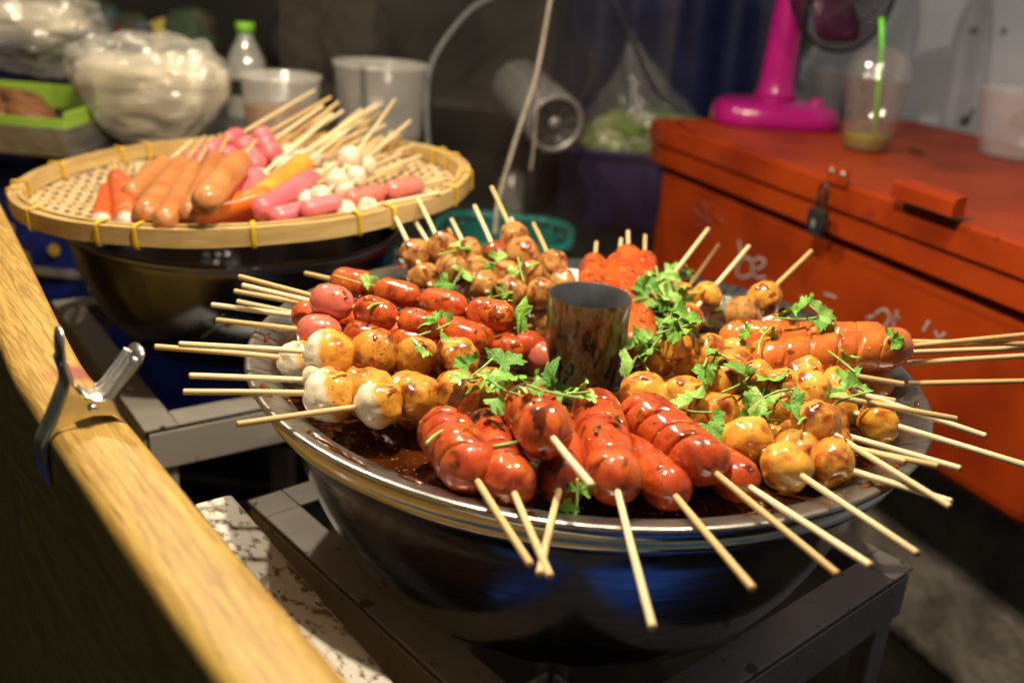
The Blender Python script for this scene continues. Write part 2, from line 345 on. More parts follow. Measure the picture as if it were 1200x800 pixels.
M['cable'] = mat('grey_cable', (.36, .31, .26), .6, col2=(.26, .22, .18), nscale=60)
M['hose'] = mat('cloudy_hose', (.20, .195, .19), .3, coat=.3)
M['wire'] = mat('black_wire', (.012, .012, .014), .5)
M['noodle'] = mat('pale_noodles', (.82, .75, .60), .5, col2=(.72, .63, .45), nscale=9, nrange=(.35, .7), stretch=(1, 1, 3.5), bump=(30, .5, .006), bump2=(9, .6, .02), coat=.5, coat_r=.2)
M['patty'] = mat('brown_fried_patty', (.20, .085, .03), .6, col2=(.12, .045, .015), nscale=40, bump=(60, .8, .004))
M['lime'] = mat('lime_green_liner', (.30, .48, .05), .5, col2=(.22, .38, .04), nscale=12)
M['foil'] = mat('crumpled_foil', (.45, .44, .40), .3, .8, col2=(.35, .34, .28), nscale=8, bump=(22, .8, .01))
M['tray_metal'] = mat('dull_tray_metal', (.30, .29, .28), .35, .8, col2=(.2, .19, .18), nscale=6)
M['cap'] = mat('green_cap', (.20, .52, .03), .4)
M['bottle'] = film('cloudy_bottle', tint=(.8, .8, .74), dif=.30, glo=.12, rough=.12, bump=(10, .2, .002))
M['redliq'] = mat('orange_dip', (.45, .16, .03), .3, col2=(.55, .25, .06), nscale=9)
M['greens'] = mat('leafy_greens', (.13, .22, .03), .6, col2=(.28, .34, .08), nscale=26, bump=(40, 1., .01))
M['sack'] = mat('printed_sack', (.055, .048, .025), .7, col2=(.03, .07, .035), nscale=7, nrange=(.45, .6), spk=[(8., .58, (.12, .04, .045)), (10., .62, (.06, .075, .11))])
M['pinkbag'] = mat('pink_plastic_bag', (.20, .06, .055), .5, col2=(.10, .03, .03), nscale=12, bump=(20, .8, .01))
M['yellowpack'] = mat('yellow_packet', (.55, .46, .12), .4, col2=(.45, .35, .08), nscale=16)
M['shade'] = mat('enamel_lamp_shade', (.05, .05, .05), .4, .2)
M['brown'] = mat('brown_scrap', (.10, .035, .015), .6)

# ------------------------------------------------------------------ the setting
FLOOR = -0.62
bm = bmesh.new(); bmesh.ops.create_grid(bm, x_segments=60, y_segments=60, size=6)
for v in bm.verts:
    v.co.z = FLOOR + .006*nz(v.co, 2.3); v.co.y += 2
tag(obj('floor', bm, M['floor']), kind='structure')

# grey wall behind the chest (a real slab); chest frame: s along the front towards the camera, b into depth
CH0 = Vector((.08, .97, .03)); CS = Vector((.475, -.88, 0)).normalized(); CB = Vector((.88, .475, 0)).normalized()
def chest_pt(s, b, z): return CH0 + CS*s + CB*b + Vector((0, 0, z))
WM = frame(chest_pt(0, .545, 0), CS)
wall_near, wall_far = 2.2, -.16
for i in range(60):                                   # slide the wall's far end until it meets the edge seen beside the fan
    q = chest_pt(wall_far, .545, .1); d = q-CAM
    px = 600+F_PX*d.dot(RT)/d.dot(FW)
    if px > 948: wall_far -= .02
    else: break
wo = obj('wall', box_bm((wall_near+wall_far)/2, .06, .25, wall_near-wall_far, .12, 1.74, bev=.004), M['wall']); wo.matrix_world = WM
tag(wo, 'stained off-white plaster wall behind the orange red chest', 'wall')

# navy tarpaulin hung across the back, with folds
V, Fc = [], []; NX, NZ = 140, 14
for j in range(NZ+1):
    for i in range(NX+1):
        x = -2.6 + 4.6*i/NX; z = FLOOR+.01 + 2.0*j/NZ
        V.append((x, 2.35 + .035*math.sin(x*19+1.3*math.sin(x*5)) + .02*math.sin(x*43+z*2) + .03*nz((x, 0, z), 2.), z))
for j in range(NZ):
    for i in range(NX): a = j*(NX+1)+i; Fc.append((a, a+1, a+NX+2, a+NX+1))
tp = obj('tarpaulin', (V, Fc), M['tarp']); sm = tp.modifiers.new('thick', 'SOLIDIFY'); sm.thickness = .003
tag(tp, 'dark navy tarpaulin hanging in folds at the back of the stall', 'tarpaulin')

# ------------------------------------------------------------------ stools of angle iron
def stool(center, half_diag, ztop, rot, mtop, label, leg_h=None):
    """square seatless stool frame: rails of angle iron, four legs, lower stretchers"""
    e = empty('metal_stool', mat4=Matrix.Translation((center[0], center[1], FLOOR)) @ Matrix.Rotation(rot, 4, 'Z'))
    tag(e, label, 'stool', 'angle iron stools under the basins')
    s = half_diag*math.sqrt(2)/2; H = ztop-FLOOR; W = .029; T = .003
    for k in range(4):
        Mk = Matrix.Rotation(k*math.pi/2, 4, 'Z')
        # angle-iron rail: flat top and skirt, mitred by stopping short of the corner on one side
        b = bmesh.new()
        box_bm(s-W/2, W/2 if False else 0, H-T/2, W, 2*s-2*W-.001, T, bev=.0008, bm=b)
        box_bm(s-T/2, 0, H-.021-T, T, 2*s-2*T-.002, .036, bev=.0008, bm=b)
        o = obj('rail', b, mtop, e); o.matrix_local = Mk
        c = bmesh.new(); box_bm(s-W/2, s-W/2, H-T/2-.0003, W, W, T, bev=.0008, bm=c)
        o = obj('corner_plate', c, mtop, e); o.matrix_local = Mk
        g = bmesh.new(); hl = H-.045
        box_bm(s-.0175, s-.006, hl/2, .022, T, hl, bev=.0006, bm=g); box_bm(s-.0048, s-.0175, hl/2, T, .022, hl, bev=.0006, bm=g)
        o = obj('leg', g, mtop, e); o.matrix_local = Mk
        t = bmesh.new(); box_bm(s-.02, 0, .14, .003, 2*s-.05, .025, bev=.0006, bm=t)
        o = obj('stretcher', t, mtop, e); o.matrix_local = Mk
    return e
stool((.008, .005), .254, -.150, R_(0)+R_(47), M['iron_dark'], 'grey angle iron stool splashed with sauce under the full saucing pan')
stool((-.355, .352), .262, -.152, R_(41), M['iron'], 'plain grey angle iron stool under the basin with the woven tray')

M['reflect_blue'] = mat('reflection_sheet_blue', (.02, .10, .55), .45, col2=(.015, .07, .40), nscale=6, bump=(9, .4, .01))  # unseen blue sheet, added only to put blue reflections in the basin
V, Fc = [], []; n = 40
for j in range(n+1):
    for i in range(n+1):
        x, y = -.50+1.05*i/n, -1.15+.87*j/n; V.append((x, y, FLOOR+.022+.010*nz((x, y, 0), 5.)+.006*nz((x, y, 1), 14.)))
for j in range(n):
    for i in range(n): a = j*(n+1)+i; Fc.append((a, a+1, a+n+2, a+n+1))
fm = obj('reflection_sheet', (V, Fc), M['reflect_blue']); mo = fm.modifiers.new('t', 'SOLIDIFY'); mo.thickness = .002
tag(fm, 'unseen blue sheet added on the floor to tint the basin reflections', 'floor sheet')
# ------------------------------------------------------------------ basins and saucing pan
def basin(name, loc, prof, m, label):
    e = empty(name, loc); tag(e, label, 'basin')
    n = len(prof); inner = [(max(r-.0022, .0), z+.0022) for r, z in reversed(prof)]
    obj('shell', lathe(prof + inner, 96), m, e)
    rp = prof[-1]; tor = []
    if len(prof) < 12: obj('rolled_rim', tube([(rp[0]*math.cos(a*math.pi/48), rp[0]*math.sin(a*math.pi/48), rp[1]) for a in range(96)], .0042, 10, closed=True), m, e)
    return e
BP = [(0, -.166), (.105, -.166), (.130, -.161), (.148, -.150), (.163, -.134), (.176, -.113), (.187, -.090), (.196, -.066), (.203, -.044), (.2075, -.030), (.2120, -.0245), (.2165, -.0225), (.2205, -.0205), (.2215, -.0180), (.2205, -.0155), (.2190, -.0140), (.2195, -.0090), (.2225, -.0062)]
basin('steel_basin', (0, 0, 0), BP, M['steel'], 'big polished steel basin holding the saucing pan on its stool')
LB = [(0, -.149), (.085, -.149), (.105, -.144), (.125, -.128), (.142, -.102), (.153, -.082), (.161, -.058), (.165, -.035), (.167, -.024)]
basin('steel_basin', (-.372, .326, 0), LB, M['steel_dark'], 'dark steel basin underneath the woven bamboo tray')

pan = empty('saucing_pan', (0, 0, 0)); tag(pan, 'round steel pan full of glazed skewers with a chimney in the middle', 'pan')
PP = [(.0, -.047), (.17, -.047), (.196, -.043), (.2055, -.030), (.2085, -.012), (.2100, -.0062), (.2145, -.0042), (.2265, .0000), (.2292, .0002), (.2305, -.0012), (.2300, -.0030)]
obj('dish', lathe(PP + [(.2280, -.0024), (.214, -.0068), (.2075, -.0085), (.204, -.031), (.195, -.0455), (.17, -.0495), (0, -.0495)], 128), M['steel_rim'], pan)
CHP = [(.0300, -.046), (.0290, -.020), (.0285, .020), (.0288, .0405), (.0284, .0418)]
chim = obj('chimney', lathe(CHP, 64), M['chimney'], pan)
obj('inner_lining', lathe([(.0284, .0418), (.0276, .0405), (.0272, .015), (.0278, -.046)], 64), M['dull'], chim)
# sauce: slightly uneven glossy sheet, ring between chimney and wall
V, Fc = [], []; NR, NA = 46, 160
for i in range(NR+1):
    r = .0285 + (.2050-.0285)*i/NR
    for k in range(NA):
        a = 2*math.pi*k/NA; p = Vector((r*math.cos(a), r*math.sin(a), 0))
        h = .0035*nz(p, 28) + .0016*nz(p, 70, 3)
        edge = max(0, (i/NR-.93)/.07)
        V.append((p.x, p.y, -.0205 + h*(1-edge) + edge*.002))
for i in range(NR):
    for k in range(NA):
        k2 = (k+1) % NA; Fc.append((i*NA+k, i*NA+k2, (i+1)*NA+k2, (i+1)*NA+k))
tag(obj('sauce', (V, Fc), M['sauce'], pan), 'dark red brown chilli sauce')
# caked sauce on the flange and on the wall
def smear(a0, a1, r0, r1, seed):
    """patch of dried sauce lying on the pan's flange"""
    V, Fc = [], []; n, m_ = 16, 6
    def zz(r):
        for (ra, za), (rb, zb) in zip(PP[3:8], PP[4:9]):
            if ra <= r <= rb: return za+(zb-za)*(r-ra)/(rb-ra+1e-9)
        return .0002
    for i in range(n+1):
        u = i/n; a = a0+(a1-a0)*u; wd = math.sin(math.pi*u)**.6
        mid = (r0+r1)/2 + .0025*nz((a*8, seed, 0), 1.); hw = (r1-r0)/2*wd*(.7+.6*abs(nz((a*15, 0, seed), 1.)))
        for j in range(m_+1):
            v = j/m_*2-1; r = min(.2285, max(.2088, mid+hw*v)); dome = (1-v*v)*(.0016+.0012*nz((a*40, v*2, seed), 1.))*wd
            V.append((r*math.cos(a), r*math.sin(a), zz(r)+.0004+max(0, dome)))
    for i in range(n):
        for j in range(m_): q = i*(m_+1)+j; Fc.append((q, q+1, q+m_+2, q+m_+1))
    return V, Fc
for k in range(34):
    a = rnd.uniform(0, 2*math.pi); ln = rnd.uniform(.03, .16); c = rnd.uniform(.2105, .2245); hw = rnd.uniform(.0015, .0045)
    obj('sauce_smear', smear(a, a+ln, c-hw, c+hw, k*3.1), M['sauce_drip'], pan)

# ------------------------------------------------------------------ skewers
def sausage_mesh(L, Rr, notch=0, skew=.0, bend=0., seed=0, pucker=True, seg=20, flat=1.0, square=0.):
    V, Fc = [], []
    cuts = [L*(.16+.70*(i+.5)/notch)+.004*math.sin(seed+i*2.3)*L*2 for i in range(notch)] if notch else []
    xs_ = [L*i/28 for i in range(29)] + [L*q for q in (.004, .012, .022, .978, .988, .996)]
    for c in cuts: xs_ = [x for x in xs_ if abs(x-c) > .0024] + [c+o for o in (-.0023, -.0012, -.0006, 0, .0006, .0012, .0023)]
    xs_ = sorted(xs_); n = len(xs_)-1
    for i, x in enumerate(xs_):
        u = x/L
        e = min(x, L-x)/(Rr*1.05)
        rr = Rr*(math.sqrt(max(0, 1-(1-min(e, 1))**2)) if e < 1 else 1.0)
        rr = max(rr, Rr*.10)
        for k in range(seg):
            a = 2*math.pi*k/seg
            xx = x + skew*Rr*math.cos(a)*min(1, e) + .0009*math.sin(2*a+seed+x*90)*min(1, e)
            r2 = rr*(1+.055*nz((x*60, math.cos(a), math.sin(a)), 1.2, seed)+.018*nz((x*30, math.cos(a)*3, math.sin(a)*3), 2., seed))
            # score marks: deep on the upper side, closing underneath
            for cI, c in enumerate(cuts):
                dpt = math.exp(-((x-c)/(.0008+.0005*math.sin(a*1.5+seed*3+cI*2)))**2)*(.13+.11*math.sin(a+seed+cI)+.04*math.sin(3*a+cI))
                bul = math.exp(-((x-c)/.0045)**2)
                r2 = r2*(1+.0*bul)*(1-max(0, dpt))
            if pucker and e < .55: r2 *= 1+.16*math.cos(a*7+seed)*(1-e/.55)
            if square: r2 *= 1/max(abs(math.cos(a)), abs(math.sin(a)))**square
            bz = bend*math.sin(math.pi*u)
            V.append((xx, r2*math.cos(a), r2*math.sin(a)*flat + bz))
    for i in range(n):
        for k in range(seg): k2 = (k+1) % seg; Fc.append((i*seg+k, i*seg+k2, (i+1)*seg+k2, (i+1)*seg+k))
    Fc.append(tuple(range(seg-1, -1, -1))); Fc.append(tuple(n*seg+k for k in range(seg)))
    return V, Fc
BALLS = []
for s in range(7):
    sq = (1+.10*rnd.uniform(-1, 1), 1+.06*rnd.uniform(-1, 1), 1+.07*rnd.uniform(-1, 1))
    bb = blob(4, lambda c, s=s, sq=sq: Vector((c.x*sq[0], c.y*sq[1], c.z*sq[2]))*.0145*(1+.15*nz(c, 1.4, s*9.)+.045*nz(c, 4., s*5.)+.008*nz(c, 14., s*3.)))
    m_ = bpy.data.meshes.new('ball'); bb.to_mesh(m_); bb.free(); BALLS.append(m_)
STICKS = {}
def stick_mesh(L):
    key = round(L, 3)
    if key not in STICKS:
        STICKS[key] = mesh('stick', *tube([(0, 0, 0), (L*.3, .0003, 0), (L*.7, -.0002, .0002), (L-.0008, 0, 0), (L, 0, 0)], lambda s: .00185 if s < .99 else .0014, 10), smooth=True)
    return STICKS[key]
def param_on(a, t, px, py):
    """distance from a along a->t of the point that shows at the pixel"""
    d = (t-a).normalized(); rr = ray(px, py).normalized(); w0 = a-CAM; b = d.dot(rr)
    return (b*rr.dot(w0)-d.dot(w0))/(1-b*b)
NSK = [0]
def skewer(name, label, a, t, b, n, Rr, m, kind='ball', group=None, tip_m=None, first=None, cat='skewer', **kw):
    """a: inner food end, t: free end of the stick, b: outer food end (a pixel on the same line)"""
    NSK[0] += 1; sd = NSK[0]*1.37
    A, T = pt(a), pt(t); Lf = param_on(A, T, *b); Lt = (T-A).length
    e = empty(name, mat4=frame(A, T-A)); tag(e, label, cat, group)
    st = obj('stick', stick_mesh(Lt-.004), tip_m or M['stick'], e); st.location = (.004, 0, 0)
    seg = Lf/n
    for i in range(n):
        mm = m[min(i, len(m)-1)] if isinstance(m, (list, tuple)) else m
        if kind == 'ball':
            o = obj('ball', BALLS[(NSK[0]*3+i*2) % 7], mm, e); sc = Rr/.0145*(1+.08*math.sin(sd*5+i*2.1))
            o.location = (seg*(i+.5), .0012*math.sin(sd+i*3), .0012*math.cos(sd*2+i)); o.scale = (sc, sc, sc)
            if mm is M['ball_white']: o.rotation_euler = (R_(50*math.sin(sd)), 0, R_(10*math.cos(sd+i)))
            else: o.rotation_euler = (sd*7+i, sd*3+2*i, sd+i*1.9)
            # keep the white side of half-dipped balls towards the free end
        else:
            nm = {'sausage': 'sausage', 'crab': 'crab_stick', 'cake': 'fish_cake'}[kind]
            o = obj(nm, sausage_mesh(seg*.98, Rr*(1+.05*math.sin(sd+i*2)), seed=sd+i*3.3, **kw), mm, e)
            o.location = (seg*i, 0, 0); o.rotation_euler = (kw.get('spin', sd*1.1 % .6), 0, 0)
    return e
sm_ = lambda **k: k
SK = skewer
# -- front: red scored sausages; sticks hang over the near rim
gF = 'red scored sausage skewers along the near rim'
SR = M['sausage_red']
SK('sausage_skewer', 'short red scored sausage beside the white-tipped fish balls, stick crossing two others', (514, 493, .004), (622, 662, .005), (551, 572), 1, .0150, SR, 'sausage', gF, notch=4, skew=.35)
SK('sausage_skewer', 'dark saucy scored sausage whose stick passes under a crossing stick', (566, 494, .000), (645, 676, .007), (606, 580), 1, .0140, SR, 'sausage', gF, notch=4, skew=.2)
SK('sausage_skewer', 'sauce-dark sausage lying low, its stick crossing over another below the rim', (672, 500, -.010), (632, 673, .006), (659, 578), 1, .0150, SR, 'sausage', gF, notch=3, skew=.2)
SK('sausage_skewer', 'red sausage raised on others with its short stick pointing up and out', (612, 470, .016), (694, 570, .040), (644, 520), 1, .0160, SR, 'sausage', gF, notch=2, skew=-.3)
SK('sausage_skewer', 'red sausage scored in four with coriander on its inner end', (696, 470, .008), (765, 736, .003), (721, 580), 1, .0148, SR, 'sausage', gF, notch=4, skew=.15)
SK('sausage_skewer', 'smooth red sausage low between two scored ones', (735, 515, -.009), (883, 690, .010), (780, 594), 1, .0124, SR, 'sausage', gF, notch=1, skew=.2)
SK('sausage_skewer', 'long red scored sausage next to the golden fish balls', (741, 474, .010), (982, 673, .004), (834, 566), 1, .0154, SR, 'sausage', gF, notch=4, skew=.45)
SK('sausage_skewer', 'red sausage nearly buried under the long scored sausage', (800, 520, -.010), (1021, 663, .011), (868, 592), 1, .0135, SR, 'sausage', gF, notch=2, skew=.2)
# -- right: golden fish balls
gB = 'golden fish ball skewers on the right of the pan'
YB, GB, DB = M['ball_yellow'], M['ball_gold'], M['ball_dark']
SK('fish_ball_skewer', 'golden fish balls with one big clean ball at the near rim', (786, 455, .000), (1076, 649, .008), (936, 572), 4, .0152, [GB, YB, GB, GB], 'ball', gB)
SK('fish_ball_skewer', 'browned fish balls on top of the heap, darkly glazed outer ball', (842, 425, .016), (1114, 594, .010), (968, 520), 4, .0150, [YB, YB, GB, YB], 'ball', gB)
SK('fish_ball_skewer', 'low fish balls in shadow, stick leaving below the browned ball', (880, 515, -.008), (1116, 588, .010), (990, 560), 3, .0145, [YB, YB, YB], 'ball', gB)
SK('fish_ball_skewer', 'golden fish balls with the outermost ball resting by the far right rim', (905, 455, .002), (1212, 548, .012), (1052, 519), 3, .0140, GB, 'ball', gB)
SK('fish_ball_skewer', 'golden fish balls topped by a stick lying flat across a lower ball', (838, 440, .020), (1122, 491, .016), (962, 476), 4, .0135, GB, 'ball', gB)
SK('fish_ball_skewer', 'golden fish balls beneath the scored tan sausages', (880, 418, .014), (1156, 511, .008), (1003, 462), 3, .0140, GB, 'ball', gB)
SK('fish_ball_skewer', 'fish balls deep in the heap with a pair of sticks showing', (850, 470, -.006), (1126, 549, .010), (985, 512), 4, .0140, YB, 'ball', gB)
SK('fish_ball_skewer', 'fish balls at the bottom of the right heap', (830, 490, -.010), (1100, 546, .011), (990, 535), 4, .0135, YB, 'ball', gB)
SK('fish_ball_skewer', 'golden balls next to the chimney with chilli-red flecks', (738, 455, -.004), (1062, 541, .010), (880, 494), 4, .0145, [GB, GB, YB, GB], 'ball', gB)
SK('fish_ball_skewer', 'golden balls buried under coriander behind the heap', (752, 415, .004), (1050, 470, .008), (910, 440), 4, .0150, GB, 'ball', gB)
SK('fish_ball_skewer', 'upper golden balls leaning on the tan sausages', (780, 405, .018), (1060, 450, .012), (880, 425), 3, .0145, GB, 'ball', gB)
# -- right: tan scored sausages
gT = 'tan scored sausage skewers on the far right'
ST = M['sausage_tan']
SK('sausage_skewer', 'tan scored sausage furthest back with coriander on top', (842, 397, .020), (1215, 403, .030), (1046, 393), 1, .0132, ST, 'sausage', gT, notch=5, skew=.25)
SK('sausage_skewer', 'tan scored sausage with a coriander leaf on its outer end', (872, 425, .016), (1215, 391, .036), (1073, 412), 1, .0146, ST, 'sausage', gT, notch=5, skew=.45)
SK('sausage_skewer', 'tan sausage hidden behind another, only its stick and back showing', (900, 420, .006), (1215, 407, .026), (1062, 413), 1, .0120, ST, 'sausage', gT, notch=4, skew=.2)
SK('sausage_skewer', 'tan sausage tucked below the leaf-topped one', (890, 436, .000), (1215, 416, .026), (1052, 430), 1, .0125, ST, 'sausage', gT, notch=4, skew=.2)
SK('sausage_skewer', 'tan sausage end with frayed tip near the dark empty rim', (950, 452, -.006), (1215, 446, .014), (1050, 459), 1, .0130, ST, 'sausage', gT, notch=3, skew=.3)
# -- back right
gO = 'orange fish cake skewers at the back'
OC = M['ball_gold']; CG = M['crab_glaze']
SK('fish_cake_skewer', 'orange fish cakes with a pale stick rising past the chest scrawl', (790, 392, 'y', .055), (878, 288, 'y', .215), (840, 336), 2, .0128, CG if False else OC, 'ball', gO)
SK('fish_cake_skewer', 'orange cakes under the coriander cluster with a pale raised stick', (750, 372, 'y', .075), (830, 268, 'y', .235), (786, 322), 2, .0120, OC, 'ball', gO)
SK('fish_cake_skewer', 'orange cakes with a thin scorched stick', (775, 382, 'y', .070), (842, 287, 'y', .235), (806, 336), 2, .0118, OC, 'ball', gO, tip_m=M['stick2'])
SK('meat_ball_skewer', 'two browned balls standing alone at the bare back rim', (860, 382, 'y', .075), (951, 294, 'y', .195), (906, 338), 2, .0148, [M['ball_meat'], M['ball_yellow']], 'ball')
gC = 'orange crab sticks behind the chimney'
SK('crab_stick_skewer', 'orange crab stick directly behind the chimney', (690, 368, 'y', .055), (699, 284, 'y', .235), (692, 306), 1, .0120, CG, 'crab', gC, pucker=False, square=.15)
SK('crab_stick_skewer', 'long orange crab stick leaning along the side of the chimney', (736, 412, 'y', .020), (736, 271, 'y', .235), (733, 294), 1, .0130, CG, 'crab', gC, pucker=False, square=.15)
SK('crab_stick_skewer', 'orange crab stick touching the coriander cluster', (752, 400, 'y', .035), (756, 276, 'y', .235), (752, 300), 1, .0115, CG, 'crab', gC, pucker=False, square=.15)
SK('crab_stick_skewer', 'orange crab stick peeping out between two others', (716, 372, 'y', .060), (728, 280, 'y', .240), (722, 304), 1, .0110, CG, 'crab', gC, pucker=False, square=.15)
# -- back left: meat balls
gM = 'brown meat ball skewers at the back'
MB = M['ball_meat']
def meat(label, a, ya, t, yt, b, n, r=.0128, m=MB): SK('meat_ball_skewer', label, (*a, 'y', ya), (*t, 'y', yt), b, n, r, m, 'ball', gM)
meat('two brown meat balls at the outer end of the back row', (506, 338), .072, (451, 231), .225, (476, 287), 2, .0132)
meat('brown meat balls with a thick stick next to the outermost pair', (538, 330), .075, (489, 232), .225, (511, 281), 2, .0132)
meat('meat balls whose short stick shows between two taller ones', (530, 330), .088, (484, 256), .225, (506, 290), 2, .0118)
meat('meat balls half under coriander with a pair of short sticks', (572, 345), .066, (529, 257), .225, (543, 288), 3, .0120)
meat('meat balls low in the row with the shortest stick', (560, 345), .075, (526, 269), .225, (541, 295), 3, .0110)
meat('reddish glazed meat balls with a leaning stick', (606, 352), .060, (556, 241), .225, (575, 292), 3, .0122, [MB, MB, DB])
meat('stack of four meat balls rising above the rim', (640, 360), .052, (576, 219), .225, (597, 266), 4, .0130)
meat('meat balls hidden behind the tallest stack', (636, 346), .075, (599, 256), .225, (607, 280), 2, .0115)
meat('meat balls beside the chimney under green shreds', (664, 345), .075, (625, 262), .225, (640, 302), 2, .0125)
# -- left: strings of little sausages
gL = 'strings of small orange sausages on the left'
SO, SP = M['sausage_orange'], M['sausage_pinkglaze']
SK('sausage_skewer', 'back string of four orange sausages with a leaf on its inner end', (604, 376, .016), (357, 320, .016), (386, 336), 4, .0112, SO, 'sausage', gL)
SK('sausage_skewer', 'string of sausages led by a fat pink uncoated one', (570, 402, .016), (280, 324, .040), (362, 349), 4, .0112, [SO, SO, SO, SP], 'sausage', gL)
SK('sausage_skewer', 'orange sausages in the middle of the left rows', (556, 392, .004), (274, 341, .020), (368, 352), 4, .0108, SO, 'sausage', gL)
SK('sausage_skewer', 'saucy sausages with a darkly glazed outer end', (545, 408, -.004), (277, 353, .018), (341, 368), 4, .0105, SO, 'sausage', gL)
SK('sausage_skewer', 'string of sausages with its outer end in sauce beside a pink one', (640, 408, -.002), (247, 357, .018), (338, 377), 5, .0110, [SP, SO, SO, SO, SO], 'sausage', gL)
SK('sausage_skewer', 'sausage string ending in a smooth pink sausage by the fish balls', (562, 412, .008), (254, 375, .018), (346, 387), 4, .0118, [SP, SO, SO, SP], 'sausage', gL)
SK('sausage_skewer', 'pair of sausages lying against the chimney foot', (660, 424, -.008), (283, 334, .030), (575, 398), 2, .0112, [SP, SO], 'sausage', gL)
SK('meat_ball_skewer', 'single glossy brown ball between the sausages and the chimney', (672, 366, -.002), (592, 392, -.012), (616, 386), 1, .0165, MB, 'ball')
# -- left: half-dipped fish balls
gW = 'half dipped white fish ball skewers on the left'
WB = M['ball_white']
SK('fish_ball_skewer', 'row of four fish balls ending in a white one, next to the pink sausage', (560, 424, .010), (209, 403, .022), (361, 409), 4, .0152, [YB, YB, YB, WB], 'ball', gW)
SK('fish_ball_skewer', 'white fish ball half hidden under the row above', (480, 432, -.010), (181, 406, .018), (324, 424), 3, .0135, [DB, YB, WB], 'ball', gW)
SK('fish_ball_skewer', 'fish balls with only a white end showing beneath others', (520, 452, -.010), (221, 440, .014), (356, 447), 4, .0135, [DB, DB, YB, WB], 'ball', gW)
SK('fish_ball_skewer', 'fish balls with the fattest white end near the left rim', (500, 462, .004), (214, 459, .010), (366, 466), 3, .0155, [YB, YB, WB], 'ball', gW)
SK('fish_ball_skewer', 'row of four fish balls ending white above bare sauce', (598, 452, .006), (277, 497, .006), (420, 492), 4, .0150, [YB, YB, YB, WB], 'ball', gW)
# ------------------------------------------------------------------ woven bamboo tray with raw skewers
TC = Vector((-.357, .323, .031)); TN = Vector((-.067, -.014, 1)).normalized()
TX = Vector((1, 0, 0)); TX = (TX - TN*TX.dot(TN)).normalized()
TM = frame(TC, TX, TN)
tray = empty('woven_tray', mat4=TM); tag(tray, 'round woven bamboo tray with yellow ties, heaped with raw skewers', 'tray')
RT_ = .2245
def band(r, z0, z1, th, wob, seed):
    V, Fc = [], []; n = 120
    for k in range(n):
        a = 2*math.pi*k/n; w_ = wob*nz((math.cos(a)*2, math.sin(a)*2, seed), 1.); dz = .0012*nz((math.cos(a)*3, math.sin(a)*3, seed+5), 1.)
        for (rr, z) in ((r+w_, z0+dz), (r+th+w_, z0+dz), (r+th+w_, z1+dz), (r+w_, z1+dz)): V.append((rr*math.cos(a), rr*math.sin(a), z))
    for k in range(n):
        k2 = (k+1) % n
        for j in range(4): j2 = (j+1) % 4; Fc.append((k*4+j, k*4+j2, k2*4+j2, k2*4+j))
    return mesh('hoop', V, Fc, smooth=False)
obj('outer_hoop', band(RT_-.0040, -.0155, 0.0, .0040, .0012, 1), M['bamboo'], tray)
obj('inner_hoop', band(RT_-.0125, -.0145, .0012, .0040, .0010, 7), M['bamboo'], tray)
obj('rim_binding', band(RT_-.0082, -.0150, -.0006, .0038, .0006, 11), M['bamboo'], tray)
for k in range(19):
    a = 2*math.pi*(k+.3*math.sin(k*2.1))/19 + .1
    P = []
    for j in range(20):
        q = 2*math.pi*j/20; cx, cz = math.cos(q), math.sin(q)
        rr = RT_-.0063+.0080*max(-1, min(1, cx*1.5)); zz = -.0075+.0098*max(-1, min(1, cz*1.35))
        P.append((rr, 0, zz))
    bits = [tube([(p[0], dy, p[2]) for p in P], .0007, 6, closed=True) for dy in (-.0012, 0, .0012)]
    o = obj('tie', join(*bits), M['tie'], tray); o.rotation_euler = (0, 0, a)
def floor_z(x, y): return -.0165 - .016*(1-(x*x+y*y)/(.215**2))
SP_ = .0104
for d in (0, 1):
    ang = R_(28) if d == 0 else R_(28+82)
    ca, sa = math.cos(ang), math.sin(ang)
    for i in range(-20, 21):
        off = i*SP_ + .0008*math.sin(i*7+d); half = math.sqrt(max(0, .213**2-off*off))
        if half < .03: continue
        n = max(6, int(2*half/(SP_/2))); P = []
        for j in range(n+1):
            s = -half+2*half*j/n; x, y = ca*s-sa*off, sa*s+ca*off
            ph = math.pi*s/SP_ + math.pi*i + (math.pi if d else 0)
            P.append((x, y, floor_z(x, y) + .0013*math.sin(ph + math.pi/2)))
        wd = (.0070 if d == 0 else .0056)*(1+.15*math.sin(i*3.7+d))
        obj('strip', mesh('strip', *strip(P, (-sa, ca, 0), wd, .0009), smooth=False), M['strip'], tray)
# marks on the hoop
def tray_z(x, y): return TC.z + .067*(x-TC.x) + .014*(y-TC.y)
class TT:
    pass
def traypt(px, py, h):
    """point above the tray floor: h metres over the rim plane"""
    return on_plane(px, py, TC + TN*h, TN)
def raw(name, label, a, t, b, n, Rr, m, kind='sausage', group=None, **kw):
    global pt
    old = pt; pt = lambda q: traypt(*q)
    e = skewer(name, label, a, t, b, n, Rr, m, kind, group, **kw); pt = old; return e
gRC = 'red and white crab sticks on the tray'
RC = M['raw_crab']
raw('crab_stick_skewer', 'short red crab stick with white end, outermost on the tray', (118, 264, -.008), (134, 200, -.006), (130, 222), 1, .0092, RC, 'crab', gRC, pucker=False, square=.3)
raw('crab_stick_skewer', 'taller red crab stick beside the brown sausages', (150, 266, -.004), (133, 188, .002), (140, 206), 1, .0098, RC, 'crab', gRC, pucker=False, square=.3)
raw('crab_stick_skewer', 'red crab stick squeezed under the brown sausages', (166, 264, -.010), (160, 190, -.006), (160, 216), 1, .0085, RC, 'crab', gRC, pucker=False, square=.3)
raw('crab_stick_skewer', 'long orange crab stick lying along the near edge of the tray', (204, 257, .000), (398, 208, .012), (322, 229), 1, .0098, M['raw_crab_orange'], 'crab', gRC, pucker=False, square=.25)
